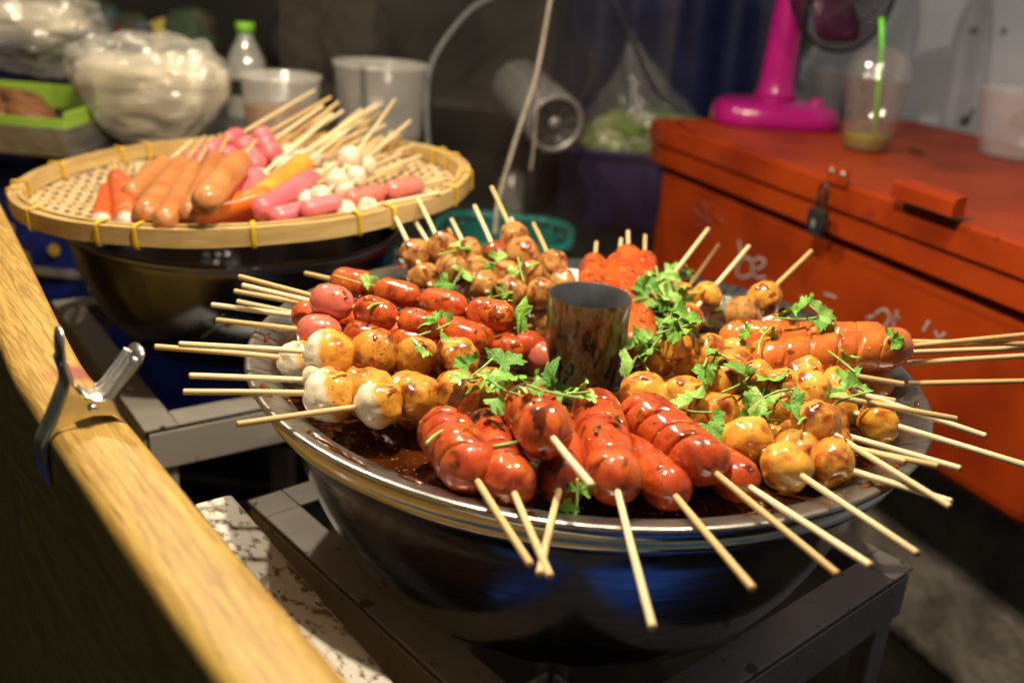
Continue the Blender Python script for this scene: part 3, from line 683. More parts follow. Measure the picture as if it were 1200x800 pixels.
raw('crab_stick_skewer', 'red crab stick under the long orange one', (236, 258, -.010), (420, 222, -.004), (330, 243), 1, .0090, RC, 'crab', gRC, pucker=False, square=.3)
gRB = 'plump brown sausages on the tray'
BR = M['raw_brown']
raw('sausage_skewer', 'brown sausage next to the red crab sticks', (150, 232, .004), (224, 166, .014), (196, 192), 1, .0112, BR, 'sausage', gRB)
raw('sausage_skewer', 'longest brown sausage of the heap', (168, 256, .004), (240, 160, .014), (216, 192), 1, .0120, BR, 'sausage', gRB)
raw('sausage_skewer', 'brown sausage in the middle of the brown ones', (192, 262, .004), (249, 160, .014), (234, 198), 1, .0106, BR, 'sausage', gRB)
raw('sausage_skewer', 'slim brown sausage with a wrinkled near end', (220, 254, .006), (271, 152, .020), (258, 186), 1, .0106, BR, 'sausage', gRB)
raw('sausage_skewer', 'fat brown sausage lying on top of the others', (238, 240, .022), (300, 165, .034), (287, 190), 1, .0126, BR, 'sausage', gRB)
gRP = 'pink sausage skewers on the tray'
PK, SAL, WH, ORR = M['raw_pink'], M['raw_salmon'], M['raw_white'], M['raw_orange']
pk_rows = [((216, 196, -.004), (369, 106, .050), (290, 165), 3, .0105), ((236, 200, -.004), (388, 114, .050), (318, 156), 4, .0100),
           ((262, 205, .000), (379, 124, .050), (322, 164), 3, .0105), ((270, 214, -.004), (391, 124, .048), (330, 176), 3, .0100)]
pk_l = ['pink sausages at the back with the highest pale stick', 'string of four pink sausages along the back hoop', 'pink sausages with a thick pale stick over the fish balls', 'pink sausages partly covered by brown ones']
for (a, t, b, n, r), l in zip(pk_rows, pk_l): raw('sausage_skewer', l, a, t, b, n, r, PK, 'sausage', gRP)
raw('sausage_skewer', 'dark pink sausage below the fat brown one', (262, 244, -.004), (390, 134, .040), (308, 208), 1, .0130, PK, 'sausage', gRP)
raw('sausage_skewer', 'long pink sausage across the middle of the tray', (300, 250, .000), (448, 160, .030), (372, 206), 1, .0098, PK, 'sausage', gRP)
raw('sausage_skewer', 'pink sausage with two salmon pieces along the near hoop', (316, 257, .000), (520, 214, .004), (420, 235), 2, .0098, [PK, SAL], 'sausage', gRP)
raw('sausage_skewer', 'two salmon sausages at the near right of the tray', (352, 248, .006), (522, 210, .010), (496, 217), 3, .0092, [PK, SAL, SAL], 'sausage', gRP)
raw('sausage_skewer', 'salmon sausages tucked under the near right pair', (400, 252, -.006), (498, 226, -.004), (476, 233), 2, .0095, SAL, 'sausage', gRP)
gRW = 'white fish ball skewers on the tray'
wr = [((290, 222, .002), (389, 134, .040), (316, 198), 1, .0118), ((316, 206, .006), (441, 122, .045), (347, 182), 1, .0125), ((366, 240, .000), (481, 142, .030), (418, 196), 3, .0118),
      ((384, 226, .008), (463, 117, .050), (422, 178), 2, .0118), ((396, 236, .000), (460, 154, .020), (440, 190), 3, .0112), ((392, 250, .000), (516, 226, .002), (440, 240), 2, .0105), ((350, 246, -.006), (470, 196, .004), (400, 226), 2, .0112)]
wl = ['single white fish ball with a long stick crossing the tray', 'white fish ball with a pink mark next to the orange roll', 'three white fish balls in a row by the woven open area', 'white fish balls with the darkest-tipped upright stick', 'white fish balls outermost in the white heap', 'flat white balls among the salmon sausages', 'white balls low under the long pink sausage']
for (a, t, b, n, r), l in zip(wr, wl): raw('fish_ball_skewer', l, a, t, b, n, r, WH, 'ball', gRW)
raw('fish_tofu_skewer', 'orange fish tofu roll under the white fish balls', (300, 236, .000), (448, 121, .040), (366, 196), 1, .0125, ORR, 'sausage', None)
raw('fish_tofu_skewer', 'flat orange tofu piece near the middle of the tray', (345, 236, -.002), (470, 180, .006), (404, 210), 1, .0110, ORR, 'sausage', None)
# more sticks of skewers buried in the heap
gRS = 'buried skewers on the tray with mostly their sticks showing'
xs = [((300, 215, -.004), (416, 146, .026)), ((320, 205, -.006), (432, 150, .022)), ((330, 200, -.006), (420, 138, .034)), ((350, 205, -.006), (452, 146, .018)), ((370, 215, -.008), (470, 158, .010)),
      ((300, 200, -.006), (402, 130, .036)), ((340, 222, -.006), (486, 170, .004)), ((350, 232, -.006), (480, 178, .002)), ((310, 190, -.008), (436, 140, .024)), ((318, 196, -.006), (396, 120, .044)), ((336, 198, -.006), (424, 128, .038)), ((352, 206, -.006), (446, 132, .030)), ((366, 214, -.006), (474, 150, .016)), ((392, 222, -.006), (494, 182, .000))]
for i, (a, t) in enumerate(xs): raw('fish_ball_skewer', 'buried fish ball skewer in the tray heap showing mainly its bare stick', a, t, (a[0]*.72+t[0]*.28, a[1]*.72+t[1]*.28), 2, .0100, [ORR, WH] if i % 2 else WH, 'ball', gRS)
# ------------------------------------------------------------------ wooden-look counter rail
RZ = .012                                            # height of the rail's upper right edge
path = [atz(px, py, RZ) for px, py in ((19, 280), (86, 415), (123, 469), (171, 530), (280, 664), (398, 800))]
d0 = (path[0]-path[1]).normalized(); path = [path[0]+d0*.9, path[0]+d0*.3] + path; d1 = (path[-1]-path[-2]).normalized(); path += [path[-1]+d1*.12, path[-1]+d1*.26]
path = smoothp(path, 8)
RW = .0195
prof = []
for k in range(17):                                  # squarish round-over
    a = math.pi*k/16; ca, sa = math.cos(a), math.sin(a)
    prof.append((RW*math.copysign(abs(ca)**.42, ca), .018*abs(sa)**.42))
prof = [(RW*.96, -.50), (RW, -.20), (RW, -.03)] + prof + [(-RW, -.02), (-RW*1.15, -.08), (-RW*1.5, -.18), (-RW*2.2, -.34), (-RW*3.0, -.52)]
def rail_frame(i):
    t = path[min(i+1, len(path)-1)]-path[max(i-1, 0)]; t.z = 0; t.normalize(); nn = Vector((t.y, -t.x, 0)); nn = nn if nn.x > 0 else -nn
    return t, nn
clipP = atz(146, 500, RZ)
ic = min(range(len(path)), key=lambda i: (path[i]-clipP).length)
RD, RN = rail_frame(ic)
if RD.y > 0: RD = -RD
RM = frame(path[ic] - RN*RW + Vector((0, 0, .0)) - Vector((0, 0, .008)), RD)
ysign = 1 if (RM.to_3x3() @ Vector((0, 1, 0))).dot(RN) > 0 else -1
V, Fc = [], []; npf = len(prof); n = len(path)-1; Minv = RM.inverted()
for i, p in enumerate(path):
    t, nn = rail_frame(i)
    for (y, z) in prof:
        wv = .005*nz((p.x*4, p.y*4, z*4), 1.)*(1 if z < -.05 else .2)
        V.append(Minv @ (p + nn*(y-RW+wv) + Vector((0, 0, z-.008))))
for i in range(n):
    for j in range(npf-1): q = i*npf+j; Fc.append((q, q+1, q+npf+1, q+npf))
    Fc.append((i*npf+npf-1, i*npf, (i+1)*npf, (i+1)*npf+npf-1))
Fc.append(tuple(range(npf))); Fc.append(tuple(n*npf+j for j in reversed(range(npf))))
rail = obj('counter_rail', (V, Fc), M['wood']); rail.matrix_world = RM
bm = bmesh.new(); bm.from_mesh(rail.data); bmesh.ops.recalc_face_normals(bm, faces=bm.faces); bm.to_mesh(rail.data); bm.free()
tag(rail, 'rounded wood-grain counter edge running past the two basins', 'counter')

# steel clamp on the rail
clamp = empty('spring_clamp', mat4=RM @ Matrix.Scale(.84, 4)); tag(clamp, 'shiny steel spring clamp gripping the wood-grain counter edge', 'clamp')
def yz(lst): return [(0, ysign*y, z+.0) for y, z in lst]
LA = smoothp(yz([(-.0095, .082), (-.0105, .064), (-.0085, .050), (-.0120, .040), (-.0185, .026), (-.0255, .012), (-.0265, .000), (-.0245, -.012)]))
def hw(s): return math.sqrt(max(.05, 1-(1-min(1, (s+.01)/.12))**2))*(1.0 if s < .3 else .92)
obj('arm', strip(LA, (1, 0, 0), .017, .0022, taper=hw), M['chrome'], clamp)
for sx in (-1, 1):    # raised ribs of the stamped arm
    obj('flange', strip([p+Vector((sx*.0075, -ysign*.0002, 0)) for p in LA[6:]], (0, ysign*.75, .35), .0045, .0014), M['chrome'], clamp)
RAm = smoothp(yz([(.0345, .063), (.0275, .053), (.0190, .043), (.0120, .036), (.0040, .036), (-.0010, .040)]))
obj('arm', strip(RAm, (1, 0, 0), .022, .0020, taper=hw), M['chrome'], clamp)
for sx in (-1, 1):
    obj('flange', strip([p+Vector((sx*.0085, 0, .0015)) for p in RAm[4:22]], (0, -ysign*.45, .6), .0065, .0014), M['chrome'], clamp)
RJ = smoothp(yz([(.0130, .036), (.0165, .024), (.0215, .010), (.0262, -.001), (.0250, -.012)]))
obj('jaw', strip(RJ, (1, 0, 0), .017, .0020), M['chrome'], clamp)
for sx in (-1, 1):
    ch = [(-.0085, .050), (-.0120, .040), (-.0185, .026), (-.0225, .0195), (-.010, .0255), (.002, .0275), (.012, .0255), (.0195, .0195), (.0165, .024), (.0125, .036), (.002, .037), (-.004, .042)]
    b = bmesh.new(); f1 = [b.verts.new((sx*.0086, ysign*y, z)) for y, z in ch]; fc = b.faces.new(f1)
    ex = bmesh.ops.extrude_face_region(b, geom=[fc]); bmesh.ops.translate(b, verts=[g for g in ex['geom'] if isinstance(g, bmesh.types.BMVert)], vec=(-sx*.0012, 0, 0))
    bmesh.ops.recalc_face_normals(b, faces=b.faces); obj('cheek', b, M['chrome'], clamp)
obj('rivet', xf(lathe([(0, .0115), (.0018, .0113), (.0026, .0104), (.0026, -.0104), (.0018, -.0113), (0, -.0115)], 16), Matrix.Translation((0, ysign*.002, .0325)) @ Matrix.Rotation(math.pi/2, 4, 'Y')), M['chrome'], clamp)

obj('eyelet', xf(tube([(.0024*math.cos(k*math.pi/8), .0024*math.sin(k*math.pi/8), 0) for k in range(16)], .0006, 6, closed=True), Matrix.Translation((0, ysign*.0298, .0575)) @ Matrix.Rotation(-ysign*R_(-54), 4, 'X')), M['lockmetal'], clamp)
# peeling white bar beside the stool
BA = atz(249, 583, -.105); BD = (atz(429, 800, -.105)-BA).normalized()
bar = obj('painted_bar', box_bm(.375, 0, -.012, .75, .027, .024, bev=.003), M['peel'])
bar.matrix_world = frame(BA, BD)
tag(bar, 'flaking white painted bar lying between counter edge and stool', 'bar')
trs = empty('trestle', mat4=frame(Vector((BA.x, BA.y, FLOOR)), BD)); tag(trs, 'dark trestle legs carrying the flaking white bar', 'trestle')
for xx in (.06, .62): obj('leg', box_bm(xx, 0, (-.105-.024-FLOOR)/2, .03, .03, -.105-.024-FLOOR, bev=.002), M['iron'], trs)
# ------------------------------------------------------------------ orange chest
CM = frame(CH0, CS)      # local x = along the front (to the right), local y = CB or -CB
ysc = 1 if (CM.to_3x3() @ Vector((0, 1, 0))).dot(CB) > 0 else -1
chest = empty('storage_chest', mat4=CM); tag(chest, 'orange red painted metal chest with hasp, padlock and lid handle', 'chest')
CL, CD, CHH = .80, .53, .29
def cb(name, s0, s1, b0, b1, z0, z1, bev=.003, seg=2, m=None, parent=None):
    return obj(name, box_bm((s0+s1)/2, ysc*(b0+b1)/2, (z0+z1)/2, s1-s0, b1-b0, z1-z0, bev=bev, seg=seg), m or M['chest'], parent or chest)
cb('lid', -.008, CL+.008, -.012, CD+.006, -.036, 0, .004)
cb('lid_trim', -.004, CL+.004, -.007, CD+.003, -.068, -.0375, .003)
cb('body', .006, CL-.002, .006, CD-.004, -CHH, -.066, .022, 4)
cb('body_bead', .010, CL-.006, .0035, .012, -.0765, -.0735, .001, 1)
CFN = -CB
def cf(px, py, off=-.012):
    """pixel -> (s, z) on the plane of the chest's front, off = how far back the plane lies"""
    p = on_plane(px, py, CH0 + CB*off, CB) - CH0; return p.dot(CS), p.z
hs, hz = cf(984, 205)
hasp = cb('hasp', hs-.019, hs+.019, -.0165, -.0125, hz-.012, hz+.010, .001)
for dx in (-.010, .010):
    obj('rivet', xf(lathe([(0, .003), (.003, .002), (.004, 0)], 12), Matrix.Translation((hs+dx, -ysc*.0166, hz+.003)) @ Matrix.Rotation(ysc*math.pi/2, 4, 'X')), M['greyedge'], hasp)
cb('staple_plate', hs-.012, hs+.012, -.0125, -.0062, hz-.040, hz-.016, .001)
h0s, h0z = cf(1060, 212); h1s, h1z = cf(1130, 236)
hd = bmesh.new()
s0, s1, zt = h0s, h1s+.004, h0z+.004
V = []; P = [(-.0125, zt), (-.025, zt-.002), (-.029, zt-.006), (-.030, zt-.021), (-.0278, zt-.021), (-.0270, zt-.008), (-.024, zt-.005), (-.0125, zt-.003)]
nn = len(P); Vv = [(x, ysc*y, z) for x in (s0, s1) for y, z in P]
Ff = [(i, (i+1) % nn, nn+(i+1) % nn, nn+i) for i in range(nn)] + [tuple(range(nn)), tuple(range(2*nn-1, nn-1, -1))]
Ek = []
for x in (s0, s1-.0015):    # closed cheeks of the cup handle
    Ek.append(([(x, -ysc*.0125, zt-.0005), (x, -ysc*.025, zt-.0025), (x, -ysc*.0295, zt-.021), (x, -ysc*.0125, zt-.021), (x+.0015, -ysc*.0125, zt-.0005), (x+.0015, -ysc*.025, zt-.0025), (x+.0015, -ysc*.0295, zt-.021), (x+.0015, -ysc*.0125, zt-.021)],
               [(0, 1, 2, 3), (7, 6, 5, 4), (0, 1, 5, 4), (1, 2, 6, 5), (2, 3, 7, 6), (3, 0, 4, 7)]))
ho = obj('lid_handle', mesh('lid_handle', *join((Vv, Ff), *Ek), smooth=False), M['chest'], chest)
bm = bmesh.new(); bm.from_mesh(ho.data); bmesh.ops.recalc_face_normals(bm, faces=bm.faces); bm.to_mesh(ho.data); bm.free()
for sx in (.05, CL-.05):
    for bb_ in (.28, CD-.06): cb('foot', sx-.02, sx+.02, bb_-.02, bb_+.02, -CHH-.030, -CHH+.001, .002, 1, M['dark'])
# white scrawl and a dark smudge on the chest front (marks 0.6 mm proud of the paint)
def scrawl(lst, m, wd=.0045, nm='scrawl_stroke', off=.006):
    for st in lst:
        P = []
        for q in smoothp([Vector((x, y, 0)) for x, y in st], 5):
            s, z = cf(q.x, q.y, off); P.append((s, ysc*(off-.0006), z))
        obj(nm, strip(P, (0.35, 0, .94) if False else (P[-1][2]-P[0][2], 0, -(P[-1][0]-P[0][0])) if abs(P[-1][2]-P[0][2])+abs(P[-1][0]-P[0][0]) > .004 else (1, 0, 0), wd, .0006), m, chest)
def pol(st):   # split a stroke in short pieces so that the band keeps turning with it
    out = []; pts = smoothp([Vector((x, y, 0)) for x, y in st], 4)
    return [[(pts[i].x, pts[i].y), (pts[i+1].x, pts[i+1].y)] for i in range(len(pts)-1)]
def scrawl2(strokes, m, wd, nm, off=.006):
    for st in strokes:
        bits = []
        P = [Vector((cf(q.x, q.y, off)[0], ysc*(off-.0007), cf(q.x, q.y, off)[1])) for q in smoothp([Vector((x, y, 0)) for x, y in st], 5)]
        Ns = []
        for i in range(len(P)):
            t = P[min(i+1, len(P)-1)]-P[max(i-1, 0)]; Ns.append(Vector((-t.z, 0, t.x)).normalized())
        obj(nm, strip(P, Ns, wd, .0006), m, chest)
scrawl2([[(866, 281), (868, 300), (862, 322)], [(863, 312), (872, 302), (882, 308), (880, 322), (868, 325), (862, 318)], [(880, 318), (893, 313), (896, 306), (888, 303), (881, 312), (886, 325), (897, 325)]], M['scrawl'], .0040, 'scrawl_stroke')
scrawl2([[(1026, 369), (1034, 363), (1041, 366), (1042, 376), (1036, 384), (1046, 386)], [(1052, 364), (1048, 374), (1047, 384)], [(1046, 373), (1054, 372)], [(1089, 376), (1082, 389)], [(1096, 388), (1100, 396), (1108, 390)], [(1060, 388), (1066, 394)], [(938, 347), (946, 351)], [(966, 344), (980, 349)], [(1016, 373), (1024, 371)]], M['scrawl'], .0034, 'scrawl_stroke')
scrawl2([[(812, 244), (820, 254), (832, 262)], [(832, 238), (826, 254), (816, 268)], [(822, 236), (828, 246)], [(838, 252), (846, 262)], [(828, 268), (832, 278)]], M['smudge'], .0070, 'smudge')
# padlock
ls, lz = hs-.010, hz-.012
lock = empty('padlock', mat4=CM @ Matrix.Translation((ls, -ysc*.024, lz-.052))); tag(lock, 'small dark padlock hanging from the chest hasp', 'padlock')
obj('body', boxes([(0, 0, .006, .029, .011, .026), (0, 0, -.010, .022, .009, .008)], bev=.002), M['lockmetal'], lock)
obj('shackle', tube(smoothp([(-.006, 0, .018), (-.006, 0, .040), (-.004, 0, .049), (0, 0, .052), (.004, 0, .049), (.006, 0, .040), (.006, 0, .018)]), .0021, 8), M['lockmetal'], lock)
obj('keyhole_cover', box_bm(.0, -ysc*.0062, .002, .006, .0014, .010, bev=.0005), M['greyedge'], lock)

# concrete blocks below the chest
def block(s0, s1, b0, b1, z0, z1, seed, label):
    b = bmesh.new(); bmesh.ops.create_cube(b, size=1); bmesh.ops.subdivide_edges(b, edges=b.edges[:], cuts=9, use_grid_fill=True)
    for v in b.verts:
        c = v.co.copy(); p = Vector((c.x*(s1-s0), c.y*(b1-b0), c.z*(z1-z0)))
        rr = .012; q = Vector((max(-(s1-s0)/2+rr, min((s1-s0)/2-rr, p.x)), max(-(b1-b0)/2+rr, min((b1-b0)/2-rr, p.y)), max(-(z1-z0)/2+rr, min((z1-z0)/2-rr, p.z))))
        if (p-q).length > 1e-6: p = q + (p-q).normalized()*rr*1.0
        p += Vector((nz(p, 16, seed), nz(p, 16, seed+4), .5*nz(p, 16, seed+9)))*.006
        v.co = Vector(((s0+s1)/2, ysc*(b0+b1)/2, (z0+z1)/2)) + p
    o = obj('concrete_block', b, M['concrete']); o.matrix_world = CM
    for p_ in o.data.polygons: p_.use_smooth = True
    tag(o, label, 'concrete block')
zb = -CHH-.030
Z0 = FLOOR-.03
block(-.02, .38, .24, .50, Z0-.002, zb, 3, 'rough concrete block under the far end of the chest')
block(.40, .86, .17, .50, Z0-.002, zb, 8, 'rough concrete block under the near end of the chest')

# things on the chest
def fan():
    c = chest_pt(.0, 0, 0); base = atz(905, 146, .03)
    fx = CS
    e = empty('desk_fan', mat4=frame(base, RT*1.0 - Vector((0, 0, RT.z)))); tag(e, 'magenta plastic desk fan with dark wire cage on the chest', 'fan')
    # base: rounded slab with sloping top
    V, Fc = [], []; n = 48; rings = [(.0, .0, 1.0), (.014, .0, 1.01), (.026, .0, .985), (.033, .0, .93), (.0375, .004, .80), (.040, .01, .5), (.041, .012, .25)]
    for z, dy, k in rings:
        for i in range(n):
            a = 2*math.pi*i/n; ca, sa = math.cos(a), math.sin(a)
            V.append((.100*k*math.copysign(abs(ca)**.62, ca), .070*k*math.copysign(abs(sa)**.7, sa)+dy, z))
    for i in range(len(rings)-1):
        for k in range(n): k2 = (k+1) % n; Fc.append((i*n+k, i*n+k2, (i+1)*n+k2, (i+1)*n+k))
    Fc.append(tuple(range(n-1, -1, -1))); Fc.append(tuple((len(rings)-1)*n+k for k in range(n)))
    obj('base', (V, Fc), M['magenta'], e)
    obj('knob', xf(lathe([(0, .012), (.010, .011), (.012, 0)], 20), Matrix.Translation((.062, -.012, .036))), M['magenta'], e)
    st = []
    for i in range(13):
        u = i/12; st.append((0, .012, .038+.190*u))
    obj('stem', tube(st, lambda s: .0290-.0075*s+.008*max(0, .10-s)/.10, 24), M['magenta'], e)
    hc = Vector((.058, -.055, .236)); ax = Vector((.45, -.86, .10)).normalized()
    HM = frame(hc, ax); bits = []
    def ring(r, x, th): return tube([(x, r*math.cos(2*math.pi*k/56), r*math.sin(2*math.pi*k/56)) for k in range(56)], th, 6, closed=True)
    o = obj('cage_rim', join(ring(.112, 0, .0030)), M['fan_dark'], e); o.matrix_local = HM
    for k in range(72):
        a = 2*math.pi*k/72; P = []
        for j in range(7):
            u = j/6; r = .020+.092*u; P.append((.028*(1-u**3), r*math.cos(a+.25*u), r*math.sin(a+.25*u)))
        bits.append(tube(P, .0010, 4)); bits.append(tube([(-p[0]*1.3, p[1], p[2]) for p in P], .0010, 4))
    o = obj('cage', join(*bits, ring(.07, .023, .001), ring(.09, .014, .001)), M['fan_dark'], e); o.matrix_local = HM
    o = obj('cage_badge', xf(lathe([(0, .032), (.018, .031), (.021, .027)], 24), Matrix.Rotation(math.pi/2, 4, 'Y')), M['magenta'], e); o.matrix_local = HM
    for k in range(3):
        P = []; V2, F2 = [], []
        for j in range(9):
            u = j/8; r = .014+.085*u
            for q in range(5):
                v = (q/4-.5); a = v*(1.15*(.35+.65*math.sin(math.pi*min(1, u*.75+.15)))) + .5*u
                V2.append((.012*v*2, r*math.cos(a), r*math.sin(a)))
        for j in range(8):
            for q in range(4): z_ = j*5+q; F2.append((z_, z_+1, z_+6, z_+5))
        o = obj('blade', (V2, F2), M['blade'], e); o.matrix_local = HM @ Matrix.Rotation(k*2*math.pi/3, 4, 'X'); mo = o.modifiers.new('t', 'SOLIDIFY'); mo.thickness = .0012
    o = obj('motor', xf(lathe([(0, -.105), (.025, -.10), (.036, -.085), (.040, -.05), (.036, -.03), (.01, -.026), (0, -.026)], 28), Matrix.Rotation(math.pi/2, 4, 'Y')), M['magenta'], e); o.matrix_local = HM
fan()
cupP = atz(1013, 176, .03)
cup = empty('drink_cup', cupP); tag(cup, 'clear plastic cup with dome lid and lime straw on the chest', 'cup')
obj('cup_wall', lathe([(0, .001), (.030, .001), (.032, .006), (.0435, .100), (.046, .102), (.046, .104), (.0425, .101), (.0310, .006), (0, .003)], 48), M['cup'], cup)
obj('dome_lid', lathe([(.047, .100), (.0475, .106), (.044, .110), (.042, .122), (.034, .136), (.022, .143), (.010, .145), (.009, .144), (.021, .142), (.033, .135), (.041, .121), (.043, .109)], 48), M['cup'], cup)
obj('drink', lathe([(0, .0035), (.0302, .0035), (.0320, .022), (.0325, .024), (0, .0245)], 40), M['drink'], cup)
iceb = boxes([(-.010, .004, .034, .017, .017, .017), (.011, -.006, .032, .016, .018, .016), (.004, .012, .037, .018, .015, .016)], bev=.004); obj('ice', iceb, M['cup'], cup)
obj('straw', tube([(.010, -.004, .006), (.000, -.003, .10), (-.005, -.002, .146), (-.0062, -.002, .150), (-.013, -.002, .182)], .0032, 10), M['straw'], cup)
bowlP = atz(1192, 186, .03)
bw = obj('plastic_bowl', lathe([(0, .001), (.050, .001), (.056, .010), (.072, .092), (.079, .096), (.079, .099), (.0705, .095), (.0545, .011), (.049, .003), (0, .003)], 56), M['bowlclear']); bw.location = bowlP
tag(bw, 'cloudy clear plastic bowl standing on the chest by the wall', 'bowl')
tubP = atz(955, 130, .03)
tb_ = obj('plastic_tub', lathe([(0, .001), (.042, .001), (.048, .070), (.052, .073), (.047, .072), (.041, .003), (0, .003)], 40), M['bowlclear']); tb_.location = tubP + Vector((.04, .06, 0))
tag(tb_, 'cloudy plastic tub half hidden behind the fan stem', 'tub')
sc_ = obj('scrap', xf(tube(smoothp([(0, 0, 0), (.012, .002, .001), (.026, -.001, 0)]), lambda s: .0035-.001*s, 8), Matrix.Translation((0, 0, .0036))), M['brown']); sc_.matrix_world = frame(atz(1066, 177, .03), CS)
tag(sc_, 'short brown scrap lying on the chest lid beside the cup', 'scrap')
# ------------------------------------------------------------------ counter on the left with blue oilcloth
TZ = -.032
tbl = empty('back_table', (-.95, .90, FLOOR)); tag(tbl, 'metal-topped side table hung with blue oilcloth', 'table')
H = TZ-FLOOR
obj('table_top', box_bm(0, 0, H-.010, 1.10, .52, .020, bev=.003), M['tray_metal'], tbl)
for sx in (-.5, .5):
    for sy in (-.22, .22): obj('leg', box_bm(sx, sy, (H-.02)/2, .03, .03, H-.02, bev=.002), M['iron'], tbl)
V, Fc = [], []; n, m_ = 90, 10
for j in range(m_+1):
    for i in range(n+1):
        x = -.56+1.12*i/n; z = H-.024-.40*j/m_; V.append((x, -.268-.010*math.sin(x*34)*(j/m_)-.004*math.sin(x*80)*(j/m_), z))
for j in range(m_):
    for i in range(n): a = j*(n+1)+i; Fc.append((a, a+1, a+n+2, a+n+1))
cl = obj('oilcloth', (V, Fc), M['blue'], tbl); mo = cl.modifiers.new('t', 'SOLIDIFY'); mo.thickness = .002
cl['label'] = 'blue oilcloth printed with yellow stars'
pe = obj('pale_border', box_bm(0, -.2835, H-.175, 1.10, .002, .012), M['greyedge'], cl)
for (px, py, kind) in ((27, 300, 1), (63, 293, 0), (30, 308, 1), (10, 268, 0), (92, 262, 1)):
    q = on_plane(px, py, Vector((0, .632-.016, 0)), Vector((0, 1, 0)))
    if kind: 
        ch = [((.011 if i % 2 else .0065)*math.cos(i*math.pi/6), (.011 if i % 2 else .0065)*math.sin(i*math.pi/6)) for i in range(12)]
    else: ch = [(.0085*math.cos(i*math.pi/8), .0085*math.sin(i*math.pi/8)) for i in range(16)]
    b = bmesh.new(); vs_ = [b.verts.new((x, 0, z)) for x, z in ch]; f_ = b.faces.new(vs_)
    ex = bmesh.ops.extrude_face_region(b, geom=[f_]); bmesh.ops.translate(b, verts=[g for g in ex['geom'] if isinstance(g, bmesh.types.BMVert)], vec=(0, .0012, 0))
    bmesh.ops.recalc_face_normals(b, faces=b.faces)
    o = obj('star_print' if kind else 'dot_print', b, M['gold'], cl); o.location = q - Vector((-.95, .90, FLOOR))
# shelf items on the left table
D0 = 1.33
def base_at(px, py): return atz(px, py, TZ+.001)
# foil box of patties
fb = base_at(58, 168); fx = empty('patty_box', mat4=frame(fb, Vector((1, .05, 0)))); tag(fx, 'foil tray lined with lime green leaf, holding brown patties', 'food tray')
obj('tray_wall', boxes([(-.055, 0, .002, .25, .17, .004), (-.055, -.084, .020, .25, .004, .036), (-.055, .084, .020, .25, .004, .036), (.068, 0, .020, .004, .164, .036), (-.178, 0, .020, .004, .164, .036)], bev=.001), M['foil'], fx)
obj('liner', boxes([(-.055, -.080, .042, .24, .003, .014), (.062, 0, .046, .003, .15, .022), (-.055, .078, .052, .24, .003, .034)], bev=.001), M['lime'], fx)
for i in range(7):
    pb = blob(3, lambda c, i=i: Vector((c.x*.034, c.y*.030, c.z*.014))*(1+.12*nz(c, 2., i*3)+.04*nz(c, 7., i)))
    o = obj('patty', pb, M['patty'], fx); o.location = (-.135+.045*(i % 4)+.01*(i//4), -.04+.05*(i//4), .042+.012*(i//4)+.004*(i % 2)); o.rotation_euler = (R_(20*math.sin(i*2)), R_(12*math.cos(i)), i)
def crumple(c, sx, sy, sz, seed, amp=.12):
    q = Vector((math.copysign(abs(c.x)**.8, c.x)*sx, math.copysign(abs(c.y)**.8, c.y)*sy, c.z*sz))
    return q*(1+amp*nz(c, 2.2, seed)+amp*.55*abs(nz(c, 5., seed+3))+amp*.25*nz(c, 11., seed+5))
bg_ = obj('plastic_bag', blob(5, lambda c: crumple(c, .11, .08, .062, 4, .28)), M['bagclear']); bg_.location = base_at(40, 140) + Vector((-.01, .03, .135))
tag(bg_, 'crinkled clear bag slumped over the tray of patties', 'bag')
bn_ = blob(4, lambda c: crumple(c, .085, .06, .03, 9, .2)); bl = obj('bread_bun', bn_, M['noodle']); bl.location = bg_.location + Vector((-.005, .01, .008)); tag(bl, 'pale bun wrapped inside the crinkled bag', 'bun')
# bag of noodles
nb = base_at(182, 172)
ng = empty('noodle_bag', nb); tag(ng, 'bulging clear bag packed with pale rice noodles', 'bag')
def nood(c, k=1.0):
    t = (c.z+1)/2; w_ = (.064+.042*min(1, t*1.25))*k
    q = Vector((math.copysign(abs(c.x)**.75, c.x)*w_*1.06, math.copysign(abs(c.y)**.75, c.y)*w_*.72, .070+c.z*.070))
    if c.z > .6: q.z -= (c.z-.6)*.03
    return q + Vector((nz(c, 2.5, 3), nz(c, 2.5, 8), nz(c, 3., 12)))*.008
obj('noodles', blob(5, lambda c: nood(c)), M['noodle'], ng)
obj('film', blob(5, lambda c: nood(c, 1.05)+Vector((-.010*max(0, c.z), 0, .001+.022*max(0, c.z)))+Vector((nz(c, 5, 1), nz(c, 5, 2), nz(c, 5, 5)))*(.004+.012*max(0, c.z))), M['bagclear'], ng)
# tubs, bottle
def tub(px, py, r, h, label, liquid=None, z=None, dy=0):
    p = base_at(px, py) + Vector((0, dy, 0)); e = empty('plastic_tub', p); tag(e, label, 'tub')
    obj('wall', lathe([(0, .001), (r*.88, .001), (r*.90, .006), (r, h-.008), (r*1.05, h-.006), (r*1.05, h), (r*.98, h-.002), (r*.88, .008), (0, .004)], 48), M['tubclear'], e)
    if liquid: obj('contents', lathe([(0, .0045), (r*.86, .0045), (r*.93, h*.55), (0, h*.56)], 40), liquid, e)
    return e
t1_ = tub(330, 172, .056, .105, 'cloudy tub of orange dip behind the pink sausages', M['redliq'])
t2_ = tub(436, 168, .072, .118, 'wide cloudy plastic tub with a dark ladle handle', M['pinkbag'] if False else None, dy=.05)
obj('ladle_handle', strip(smoothp([(-.012, -.055, .02), (-.012, -.060, .08), (-.013, -.066, .118)]), (1, 0, 0), .010, .003), M['lockmetal'], t2_)
bo = empty('plastic_bottle', base_at(290, 138)); tag(bo, 'clear bottle with a lime green cap behind the noodle bag', 'bottle')
